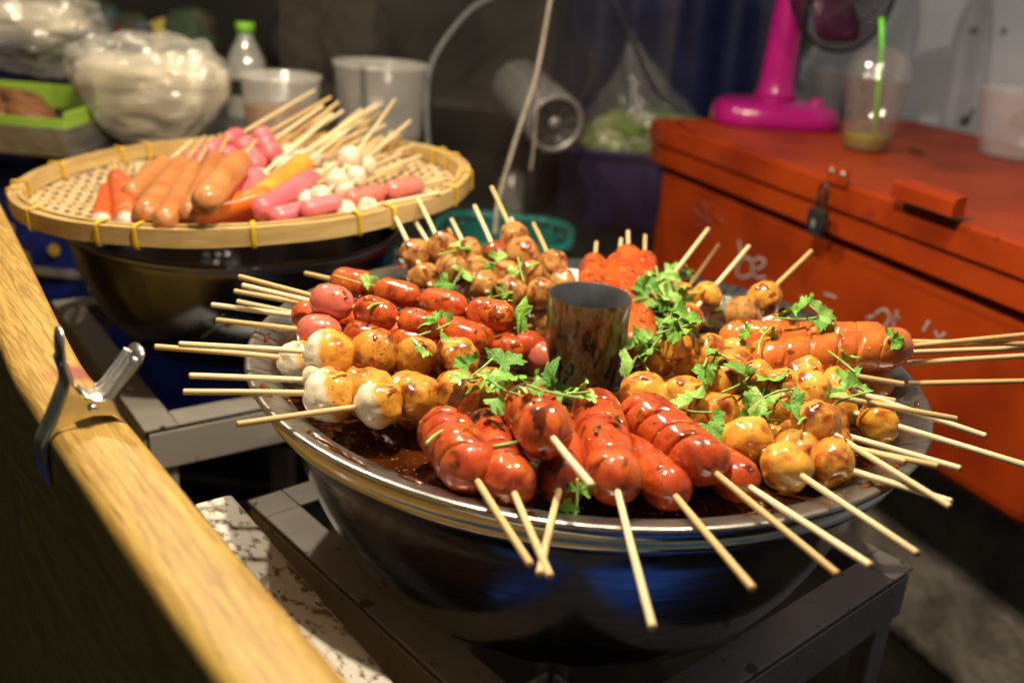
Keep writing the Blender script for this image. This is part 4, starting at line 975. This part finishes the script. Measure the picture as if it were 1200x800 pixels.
obj('bottle_wall', lathe([(0, .001), (.030, .001), (.033, .006), (.033, .075), (.031, .095), (.018, .122), (.0135, .130), (.0135, .138), (.0, .1385)], 32), M['bottle'], bo)
obj('cap', lathe([(0, .155), (.014, .155), (.0155, .152), (.0155, .1385), (0, .138)], 24), M['cap'], bo)
obj('label_band', lathe([(.0337, .040), (.0337, .066)], 32), M['dark'], bo)
# clutter behind, on the same table
def lump(name, label, cat, px, py, dep, s, m, seed, amp=.2, group=None):
    o = obj(name, blob(4, lambda c: crumple(c, s[0], s[1], s[2], seed, amp)), m); o.location = atd(px, py, dep); tag(o, label, cat, group); return o
def on_table(o, s, dz=0): o.location.z = TZ + s[2]*.95 + dz; return o
shelf = empty('wire_shelf', (-.62, 1.30, FLOOR)); tag(shelf, 'dark rack of shelves crowded with packets behind the side table', 'shelf')
SZ = .005
obj('shelf_board', box_bm(0, 0, SZ-FLOOR-.010, 1.00, .24, .018, bev=.002), M['dark'], shelf)
obj('back_panel', box_bm(0, .118, (SZ-FLOOR+.42)/2+.0, 1.00, .008, SZ-FLOOR+.42, bev=.001), M['dark'], shelf)
for sx in (-.485, .485):
    for sy in (-.10, .09): obj('post', box_bm(sx, sy, .56, .022, .022, 1.12, bev=.002), M['dark'], shelf)
def onshelf(name, label, cat, px, w_, s, m, seed, amp=.18, py=60):
    o = obj(name, blob(4, lambda c: crumple(c, s[0], s[1], s[2], seed, amp)), m); q = aty(px, py, 1.26); o.location = (q.x, 1.26+.02*math.sin(seed), SZ + s[2]*.97); tag(o, label, cat); return o
onshelf('packet', 'pale yellow packet on the rack behind the noodle bag', 'packet', 192, 0, (.055, .04, .045), M['yellowpack'], 1)
onshelf('packet', 'small printed packet lying beside the yellow packet', 'packet', 160, 0, (.045, .04, .050), M['sack'], 5)
onshelf('plastic_bag', 'printed bag on the rack near the green-capped bottle', 'bag', 222, 0, (.05, .045, .060), M['sack'], 9)
onshelf('vegetable_bag', 'bundle of greens in the corner of the rack', 'vegetables', 62, 0, (.07, .05, .085), M['greens'], 13)
onshelf('packet', 'dull printed packet standing between greens and yellow packet', 'packet', 120, 0, (.06, .05, .06), M['sack'], 17)
onshelf('packet', 'dark packet standing right of the green-capped bottle', 'packet', 352, 0, (.06, .05, .07), M['dark'], 21)
onshelf('packet', 'murky packet at the end of the rack by the hose', 'packet', 420, 0, (.06, .05, .09), M['dark'], 25)
sk = obj('printed_sack', blob(5, lambda c: crumple(c, .19, .09, .30, 31, .16)), M['sack']); sk.location = (-.36, 1.78, FLOOR+.30*.96+.55)
tag(sk, 'big murky printed sack hanging in the dark behind the hose', 'sack')
skb = empty('wooden_crate', (-.36, 1.80, FLOOR)); tag(skb, 'dark crate stack supporting the printed sack', 'crate')
for k in range(3): obj('crate_box', box_bm(0, 0, .09+.184*k, .46, .34, .180, bev=.006), M['dark'], skb)
# ------------------------------------------------------------------ dim things in the middle background
# low bench with cloth, its pale front edge shows behind the pan
BZ = -.235
bench = empty('low_bench', (.02, 1.32, FLOOR)); tag(bench, 'low dark bench behind the pans with a pale front edge', 'bench')
obj('bench_top', box_bm(0, 0, BZ-FLOOR-.012, .95, .62, .024, bev=.003), M['dark'], bench)
obj('edge_strip', box_bm(0, -.3125, BZ-FLOOR-.010, .95, .004, .010, bev=.001), M['cable'], bench)
V, Fc = [], []; n, m_ = 70, 8
for j in range(m_+1):
    for i in range(n+1):
        x = -.47+.94*i/n; V.append((x, -.316-.012*math.sin(x*40)*(j/m_), BZ-FLOOR-.020-.32*j/m_))
for j in range(m_):
    for i in range(n): a = j*(n+1)+i; Fc.append((a, a+1, a+n+2, a+n+1))
oc = obj('skirt', (V, Fc), M['tarp'], bench); mo = oc.modifiers.new('t', 'SOLIDIFY'); mo.thickness = .002
for sx in (-.44, .44):
    for sy in (-.27, .27): obj('leg', box_bm(sx, sy, (BZ-FLOOR-.024)/2, .03, .03, BZ-FLOOR-.024, bev=.002), M['dark'], bench)
# maroon tub on the bench
mt_ = empty('plastic_basin', mat4=Matrix.Translation(atz(640, 232, BZ+.002)+Vector((0, .12, 0)))); tag(mt_, 'dark maroon plastic basin on the low bench', 'basin')
obj('shell', lathe([(0, .001), (.105, .001), (.112, .008), (.145, .125), (.155, .128), (.155, .134), (.143, .131), (.108, .011), (0, .006)], 56), M['maroon'], mt_)
# white jug in front of it
jg = empty('plastic_jug', atz(600, 248, BZ+.002)); tag(jg, 'cloudy white plastic jug standing before the maroon basin', 'jug')
obj('jug_body', lathe([(0, .001), (.030, .001), (.034, .006), (.034, .05), (.030, .066), (.018, .078), (.016, .088), (0, .089)], 32), M['tubclear'], jg)
obj('jug_cap', lathe([(0, .098), (.0165, .098), (.0175, .094), (.0175, .0885), (0, .0885)], 24), M['greyedge'], jg)
# indigo crate with bag of greens
cp = Vector((.085, 1.42, BZ+.001)); cr = empty('plastic_crate', cp); tag(cr, 'indigo plastic crate holding a bag of greens', 'crate')
obj('wall', boxes([(0, -.13, .07, .34, .006, .14), (0, .13, .07, .34, .006, .14), (-.167, 0, .07, .006, .254, .14), (.167, 0, .07, .006, .254, .14), (0, 0, .004, .328, .254, .006)], bev=.001), M['indigo'], cr)
obj('crate_rim', boxes([(0, -.136, .146, .36, .018, .012), (0, .136, .146, .36, .018, .012), (-.174, 0, .146, .012, .254, .012), (.174, 0, .146, .012, .254, .012)], bev=.002), M['indigo'], cr)
vg = obj('vegetables', blob(5, lambda c: crumple(c, .13, .10, .060, 41, .35)), M['greens']); vg.location = cp+Vector((.0, 0, .150)); tag(vg, 'heap of pale green vegetables inside the tied bag', 'vegetables')
def tiedbag(c):
    q = crumple(c, .145, .11, .075, 47, .25)
    if c.z > .2:
        t = (c.z-.2)/.8; q.x = q.x*(1-t)**.7*1.0 - .055*t; q.y *= (1-t)**.7; q.z = q.z + .13*t**1.5
    return q
tbg = obj('plastic_bag', blob(5, tiedbag), M['bagthin']); tbg.location = cp+Vector((0, 0, .160)); tag(tbg, 'clear plastic bag tied at the top around green vegetables', 'bag')
hb = empty('plastic_bag', atz(752, 222, BZ+.002)+Vector((.02, .08, .0))); tag(hb, 'cloudy carrier bag with an open handle loop beside the chest', 'bag')
obj('bag_body', blob(5, lambda c: crumple(c, .062, .05, .055, 52, .2)+Vector((0, 0, .055))), M['tubclear'], hb)
obj('handle_loop', strip(smoothp([(-.028, 0, .085), (-.027, 0, .130), (-.014, 0, .158), (.004, 0, .155), (.014, 0, .130), (.018, 0, .085)], 6), (0, 1, 0), .022, .0012), M['tubclear'], hb)
# teal plastic basket, low behind the pan
tlz = -.150
tp_ = atz(590, 272, -.150); tp_.z = FLOOR; tl = empty('plastic_stool', tp_); tag(tl, 'teal plastic stool with a rounded slotted top behind the pan', 'stool')
Ht = tlz-FLOOR
def rrect(hx, hy, r, z, n=8):
    P = []
    for cx, cy, a0 in ((hx-r, hy-r, 0), (-hx+r, hy-r, 90), (-hx+r, -hy+r, 180), (hx-r, -hy+r, 270)):
        for k in range(n+1):
            a = R_(a0+90*k/n); P.append((cx+r*math.cos(a), cy+r*math.sin(a), z))
    return P
obj('top_rim', tube(rrect(.105, .095, .06, Ht), .008, 10, closed=True), M['teal'], tl)
obj('lower_rim', tube(rrect(.104, .094, .06, Ht-.045), .0055, 8, closed=True), M['teal'], tl)
rp = rrect(.104, .094, .06, 0, 8)
for k in range(0, len(rp), 2): obj('rib', strip([(rp[k][0], rp[k][1], Ht-.001), (rp[k][0], rp[k][1], Ht-.045)], (-rp[k][1], rp[k][0], 0), .012, .003), M['teal'], tl)
obj('inner_wall', lathe([(.086, Ht-.004), (.084, Ht-.05), (.080, Ht-.062), (.0, Ht-.063), (.0, Ht-.067), (.083, Ht-.066), (.088, Ht-.05), (.090, Ht-.004)], 40), M['teal'], tl)
for sx in (-1, 1):
    for sy in (-1, 1): obj('leg', strip([(sx*.088, sy*.078, Ht-.04), (sx*.112, sy*.10, 0)], (1, 0, 0), .034, .006), M['teal'], tl)
# silver can-shaped blower
a_, b_ = atd(606, 100, 1.72), atd(652, 146, 1.56)
bl_ = empty('blower', mat4=frame(a_, b_-a_)); tag(bl_, 'grey silver cylindrical blower with a round grille, tilted down in the dark', 'blower')
Lb = (b_-a_).length; rb = .047
ry = Matrix.Rotation(math.pi/2, 4, 'Y')
obj('housing', xf(lathe([(0, 0), (rb*.9, 0), (rb, .008), (rb, Lb*.55), (rb*1.02, Lb*.56), (rb*1.02, Lb-.004), (rb, Lb), (rb*.84, Lb), (rb*.82, Lb-.012), (0, Lb-.014)], 48), ry), M['silver'], bl_)
gr = [tube([(Lb-.005, r*math.cos(2*math.pi*k/40), r*math.sin(2*math.pi*k/40)) for k in range(40)], .0014, 6, closed=True) for r in (.014, .022, .030, .037)]
gr += [tube([(Lb-.005, .010*math.cos(k*math.pi/4), .010*math.sin(k*math.pi/4)), (Lb-.005, .040*math.cos(k*math.pi/4), .040*math.sin(k*math.pi/4))], .0014, 6) for k in range(8)]
obj('grille', join(*gr), M['fan_dark'], bl_)
obj('hub', xf(lathe([(0, Lb-.002), (.010, Lb-.003), (.011, Lb-.009)], 20), ry), M['silver'], bl_)
obj('seam', box_bm(Lb*.3, -rb*.55, rb*.83, Lb*.5, .006, .004, bev=.001), M['greyedge'], bl_)
obj('bracket', box_bm(-.016, -.02, .012, .034, .016, .010, bev=.002), M['greyedge'], bl_)
# stand under the blower
sb = atd(628, 150, 1.66); bs = empty('blower_stand', (sb.x, sb.y, BZ+.001)); tag(bs, 'dark metal stand holding up the blower', 'stand')
obj('post', tube([(0, 0, 0), (0, 0, (sb.z-BZ)*.55), (-.002, 0, sb.z-BZ-.02)], .008, 10), M['dark'], bs)
obj('foot', lathe([(0, .012), (.05, .010), (.06, 0), (0, 0)], 28), M['dark'], bs)
# cable, hose, wires
def cable(name, label, pts, r, m, cat='cable'):
    o = obj(name, tube(smoothp([atd(*p) for p in pts], 8), r, 8), m); tag(o, label, cat)
cable('cable', 'pale grey cable hanging down in front of the blower', [(652, -40, 1.35), (644, 6, 1.35), (634, 62, 1.34), (626, 98, 1.33), (612, 140, 1.32), (598, 185, 1.31), (584, 236, 1.30), (580, 275, 1.28)], .0028, M['cable'])
cable('cable', 'thin grey cord parting from the hanging cable at the blower', [(626, 100, 1.345), (630, 112, 1.35), (628, 140, 1.36), (626, 168, 1.37), (622, 200, 1.38)], .0015, M['cable'])
cable('hose', 'cloudy bent hose arching down in the dark', [(640, -30, 1.7), (590, -8, 1.68), (556, 8, 1.66), (528, 38, 1.64), (508, 70, 1.62), (501, 100, 1.60), (500, 140, 1.59), (503, 190, 1.58)], .0042, M['hose'], 'hose')
cable('wire', 'black wire slanting down to the chest corner', [(700, -40, 1.62), (724, 8, 1.60), (742, 50, 1.55), (756, 84, 1.50), (778, 116, 1.45), (815, 134, 1.42)], .0035, M['wire'], 'wire')
cable('wire', 'black wire curling behind the blower', [(694, 60, 1.72), (693, 88, 1.70), (684, 112, 1.68), (672, 130, 1.66), (668, 150, 1.66)], .0035, M['wire'], 'wire')
# dusty clear sheet standing between the tray and the background
A1 = Vector((-.42, .605, 0)); A2 = Vector((.085, .905, 0)); ac = obj('clear_sheet', box_bm((A2-A1).length/2, 0, .30, (A2-A1).length, .003, 1.10), M['acrylic'])
ac.matrix_world = frame(A1, A2-A1); tag(ac, 'dusty see-through plastic sheet hanging behind the pans', 'sheet')

q = atz(1174, 746, FLOOR+.004); lf = obj('leaf_scrap', strip(smoothp([(-.03, 0, .002), (0, .004, .006), (.03, 0, .002)]), (0, 1, 0), .014, .001, taper=lambda s: math.sin(math.pi*(.08+.84*s))), M['lime']); lf.location = q; lf.rotation_euler = (0, 0, R_(-20))
tag(lf, 'yellow green leaf scrap lying on the dark floor', 'leaf scrap')
# ------------------------------------------------------------------ coriander
def leaf_mesh(seed, size, curl=1.0):
    """one lobed coriander leaflet: three toothed lobes, creased along the middle"""
    rs = random.Random(seed); V = [(0, 0, 0)]; n = 64
    for i in range(n+1):
        a = -2.2+4.4*i/n
        r = .50+.50*abs(math.cos(a*1.43))**.55
        r *= 1+.075*math.sin(a*12+seed)+.05*math.sin(a*23+seed*2)+.03*rs.uniform(-1, 1)
        V.append((r*math.cos(a)+.25, r*math.sin(a)*.92, 0))
    base = [(x, y) for x, y, _ in V]
    out = []
    for ring in (.0, .38, .72, 1.0):
        for i in range(1, n+2):
            x, y = base[i]; x, y = .05+(x-.05)*ring, y*ring
            z = .34*curl*(abs(y)**1.3) - .30*curl*x*x + .13*math.sin(x*5+seed)*math.cos(y*6+seed*2) + .08*math.sin(y*13+x*5+seed*3)*ring
            out.append((x*size, y*size, z*size))
    Fc = []
    k = n+1
    for r in range(3):
        for i in range(n): q = r*k+i; Fc.append((q, q+1, q+k+1, q+k))
    return out, Fc
LEAFS = [mesh('leaf', *leaf_mesh(s*3.7+1, 1.0, .7+.5*(s % 3))) for s in range(8)]
def sprig(label, hit, nrm, size, nleaf, rot, seed, sauced=False, group='coriander sprigs strewn over the skewers', stem=True, up=.5):
    rs = random.Random(seed); zz = (nrm*(1-up)+Vector((0, 0, 1))*up).normalized()
    M4 = frame(hit + zz*.0015, Vector((math.cos(rot), math.sin(rot), 0)) - zz*Vector((math.cos(rot), math.sin(rot), 0)).dot(zz), zz)
    e = empty('coriander_sprig', mat4=M4); tag(e, label, 'herb', group)
    if stem:
        P = smoothp([(-.020*rs.uniform(.6, 1.4), rs.uniform(-.006, .006), .002), (-.004, 0, .004), (.010, rs.uniform(-.004, .004), .006)], 4)
        obj('stem', tube(P, .0008, 6), M['stem'], e)
    for i in range(nleaf):
        mm = M['leaf_sauced'] if sauced else (M['leaf_pale'] if rs.random() < .5 else M['leaf'])
        o = obj('leaf', LEAFS[rs.randrange(8)], mm, e); s = size*rs.uniform(.65, 1.1)
        s *= .96; o.scale = (s, s, s*rs.uniform(.8, 1.6)); a = i*2.2+rs.uniform(-.5, .5)
        rad = size*rs.uniform(.15, .95) if nleaf > 1 else 0
        o.location = (rad*math.cos(a), rad*math.sin(a), .003+.0035*i/ max(1, nleaf)*2.0)
        o.rotation_euler = (rs.uniform(-.4, .4), rs.uniform(-.35, .45), a)
dg = bpy.context.evaluated_depsgraph_get()
def surf(px, py):
    bpy.context.view_layer.update()
    ok, loc, nrm, idx, ob, mx = scene.ray_cast(dg, CAM, ray(px, py).normalized())
    if not ok: return atz(px, py, .0), Vector((0, 0, 1))
    return loc, nrm
SPR = [(566, 442, .014, 3, .6, 'broad coriander leaves in the sauce left of the chimney'), (592, 466, .012, 4, 2.4, 'feathery coriander above the saucy scored sausage'), (550, 452, .009, 2, 4., 'small coriander tuft by the last fish ball of the row'),
       (512, 388, .013, 3, 1.2, 'dark coriander leaves on the ends of the sausage strings'), (600, 366, .015, 1, -.9, 'single pale coriander leaf at the tip of the back sausage string'), (585, 350, .009, 2, .3, 'coriander bits between meat balls and back sausage string'),
       (534, 330, .011, 2, 1.5, 'coriander leaves against the meat balls'), (432, 338, .008, 2, .2, 'little coriander leaves on the back string of sausages'), (492, 418, .007, 1, 1., 'tiny leaf stuck on a fish ball of the pink sausage row'),
       (470, 488, .010, 2, 2., 'dark wet leaf hanging on the lowest fish ball row'), (655, 462, .014, 5, .3, 'big bright coriander sprig in front of the chimney'), (682, 470, .011, 3, -.4, 'coriander tips on the four-cut red sausage'), (636, 470, .010, 2, 2.6, 'coriander on the raised red sausage'),
       (752, 420, .014, 3, 1.8, 'coriander leaning on the right side of the chimney'), (775, 408, .012, 2, .5, 'pale ragged coriander leaf by the golden balls'), (786, 378, .014, 5, 1.1, 'thick coriander cluster covering the orange cakes'), (765, 352, .013, 5, 2.2, 'curly coriander cluster next to the crab sticks'),
       (800, 392, .012, 4, .2, 'coriander at the inner ends of the tan sausages'), (790, 350, .013, 4, 3.4, 'coriander heap before the far rim'), (800, 325, .010, 3, 5., 'coriander sprig at the far rim'), (772, 330, .010, 3, 1.4, 'coriander between crab stick and orange cake'), (848, 372, .010, 3, .8, 'coriander below the two lone browned balls'),
       (832, 432, .012, 2, 4.5, 'flat green leaf hanging on the golden heap'), (868, 452, .010, 2, .9, 'narrow coriander leaf in the golden heap'), (908, 470, .014, 4, 3.7, 'large coriander sprig with a thick stem on the golden balls'), (880, 468, .010, 2, 2.9, 'coriander leaf hanging left of the thick-stemmed sprig'),
       (822, 490, .013, 2, 5.6, 'coriander leaf beside the long red sausage'), (945, 382, .013, 4, .4, 'coriander tuft on the furthest tan sausage'), (1040, 404, .013, 1, .2, 'flat coriander leaf on the outer end of a tan sausage'), (895, 402, .009, 2, 1.1, 'coriander pieces in the groove between the tan sausages'),
       (990, 436, .010, 2, 5.2, 'folded coriander leaf below the tan sausages'), (1000, 468, .008, 2, .6, 'coriander scrap between two outer fish balls'), (716, 497, .007, 1, .9, 'tiny leaf on the four-cut sausage'), (672, 583, .007, 2, 1.9, 'small leaf in the sauce under the crossing sticks'), (540, 300, .008, 2, .9, 'coriander stalk piece on the meat balls'), (578, 310, .010, 3, 2.9, 'coriander among the meat balls'), (612, 320, .008, 2, 1.7, 'coriander shred on the tallest meat ball stack'), (262, 382, .007, 2, 1., 'stray leaf on the left flange')]
hits = [surf(x, y) for x, y, *_ in SPR]
for (x, y, s, n, r, l), (h, nn_) in zip(SPR, hits): sprig(l, h, nn_, s, n, r, int(x*7+y), stem=(n > 1), sauced=(l.startswith('dark wet')))
gK = 'loose green stalk pieces on the food'
for i, (x, y, L, a) in enumerate([(548, 286, .022, .9), (514, 512, .022, 1.1), (598, 520, .020, .6), (700, 505, .010, 1.5), (442, 360, .018, 1.), (625, 312, .016, .9), (905, 498, .030, .1), (945, 495, .016, .8)]):
    h, nn_ = surf(x, y)
    P = smoothp([(-L/2, 0, 0), (-L*.1, L*.16*math.sin(i*2+1), .0010), (L/2, L*.10*math.cos(i), -.0008)], 4)
    o = obj('herb_stalk', tube(P, lambda q: .0011-.0004*q, 6), M['stem'] if i % 3 else M['leaf_sauced']); o.matrix_world = frame(h+Vector((0, 0, .0012)), Vector((math.cos(a), math.sin(a), .1)))
    tag(o, 'loose snippet of green coriander stalk stuck to the glazed food', 'herb stalk', gK)

# ------------------------------------------------------------------ chilli flakes, seeds and clinging drops of sauce on the food in the pan
FOOD = ('ball', 'sausage', 'crab_stick', 'fish_cake')
M['flake_red'] = mat('chilli_flake', (.30, .02, .006), .35, col2=(.12, .01, .004), nscale=300, coat=.5)
M['seed'] = mat('chilli_seed', (.62, .36, .06), .4, coat=.4)
M['greenbit'] = mat('green_fleck', (.10, .22, .02), .4, coat=.3)
M['drop'] = mat('thick_glaze', (.20, .035, .005), .12, col2=(.34, .075, .008), nscale=300, coat=1., coat_r=.02, coat_ior=1.7)
bpy.context.view_layer.update(); dg = bpy.context.evaluated_depsgraph_get()
rf = random.Random(21); spots = []
tries = 0
while len(spots) < 1500 and tries < 9000:
    tries += 1
    a = rf.uniform(0, 2*math.pi); r = .215*math.sqrt(rf.random())
    o_ = Vector((r*math.cos(a), r*math.sin(a), .20)); d_ = Vector((rf.uniform(-.7, .7), rf.uniform(-.3, .9), -1)).normalized()
    o_ = o_ - d_*.02
    ok, loc, nrm, idx, ob, mx = scene.ray_cast(dg, o_, d_)
    if not ok or loc.z > .09 or (loc.x**2+loc.y**2) > .215**2: continue
    base = ob.name.split('.')[0]
    if base in FOOD or (base == 'sauce' and rf.random() < .5): spots.append((loc.copy(), nrm.copy(), base))
def flakes(name, lst, m, size, thick):
    V, Fc = [], []
    for loc, nrm, _ in lst:
        t = nrm.orthogonal().normalized(); t = Matrix.Rotation(rf.uniform(0, 6.28), 3, nrm) @ t; b = nrm.cross(t)
        k = rf.randint(4, 6); s_ = size*rf.uniform(.5, 1.3); el = rf.uniform(.45, 1.); o = len(V)
        for lay in (0, 1):
            for i in range(k):
                q = 2*math.pi*i/k; rr = s_*rf.uniform(.7, 1.1)*(1-.25*lay)
                V.append(loc + t*(rr*math.cos(q)) + b*(rr*el*math.sin(q)) + nrm*(-.0002+lay*thick))
        for i in range(k): j = (i+1) % k; Fc.append((o+i, o+j, o+k+j, o+k+i))
        Fc.append(tuple(o+k+i for i in range(k)))
    f = obj(name, mesh(name, V, Fc, smooth=False), m, pan); f['kind'] = 'stuff'
def drops(name, lst, m):
    V, Fc = [], []
    for loc, nrm, _ in lst:
        t = nrm.orthogonal().normalized(); down = Vector((0, 0, -1)); down = down - nrm*down.dot(nrm)
        t = down.normalized() if down.length > .2 else t; b = nrm.cross(t); sx, sy, h = rf.uniform(.0014, .0046), rf.uniform(.0014, .0040), rf.uniform(.0003, .0008); o = len(V); k = 10
        for ring, (rr, zz) in enumerate(((1.0, -.3), (.86, .45), (.5, .85))):
            for i in range(k):
                q = 2*math.pi*i/k; w_ = 1+.28*math.sin(q*2+o)+.20*math.sin(q*3+o*2)
                V.append(loc + t*(sx*rr*w_*math.cos(q)) + b*(sy*rr*w_*math.sin(q)) + nrm*(h*zz))
        V.append(loc + nrm*h)
        for r_ in range(2):
            for i in range(k): j = (i+1) % k; Fc.append((o+r_*k+i, o+r_*k+j, o+(r_+1)*k+j, o+(r_+1)*k+i))
        for i in range(k): Fc.append((o+2*k+i, o+2*k+(i+1) % k, o+3*k))
    f = obj(name, (V, Fc), m, pan); f['kind'] = 'stuff'
food = [q for q in spots if q[2] != 'sauce']
drops('sauce_drops', food[:240], M['drop'])
flakes('chilli_flakes', spots[330:900], M['flake_red'], .0011, .0003)
flakes('chilli_seeds', spots[900:1150], M['seed'], .0011, .0006)
flakes('herb_flecks', spots[1150:1500], M['greenbit'], .0013, .0003)

# ------------------------------------------------------------------ the stall's lamps (above the picture), one shade for each light
for (p, e_), l in zip(LAMPS, ('enamel pendant lamp over the saucing pan', 'enamel pendant lamp over the woven tray side', 'enamel pendant lamp over the near right of the stall')):
    e = empty('pendant_lamp', p); tag(e, l, 'lamp')
    obj('shade', lathe([(.012, .085), (.030, .078), (.075, .045), (.105, .030), (.103, .028), (.073, .042), (.028, .074), (.010, .080)], 40), M['shade'], e)
    obj('socket', lathe([(0, .11), (.014, .11), (.018, .10), (.018, .052), (.012, .046), (0, .046)], 24), M['shade'], e)
    obj('cord', tube([(0, 0, .11), (0, 0, .60)], .003, 6), M['wire'], e)
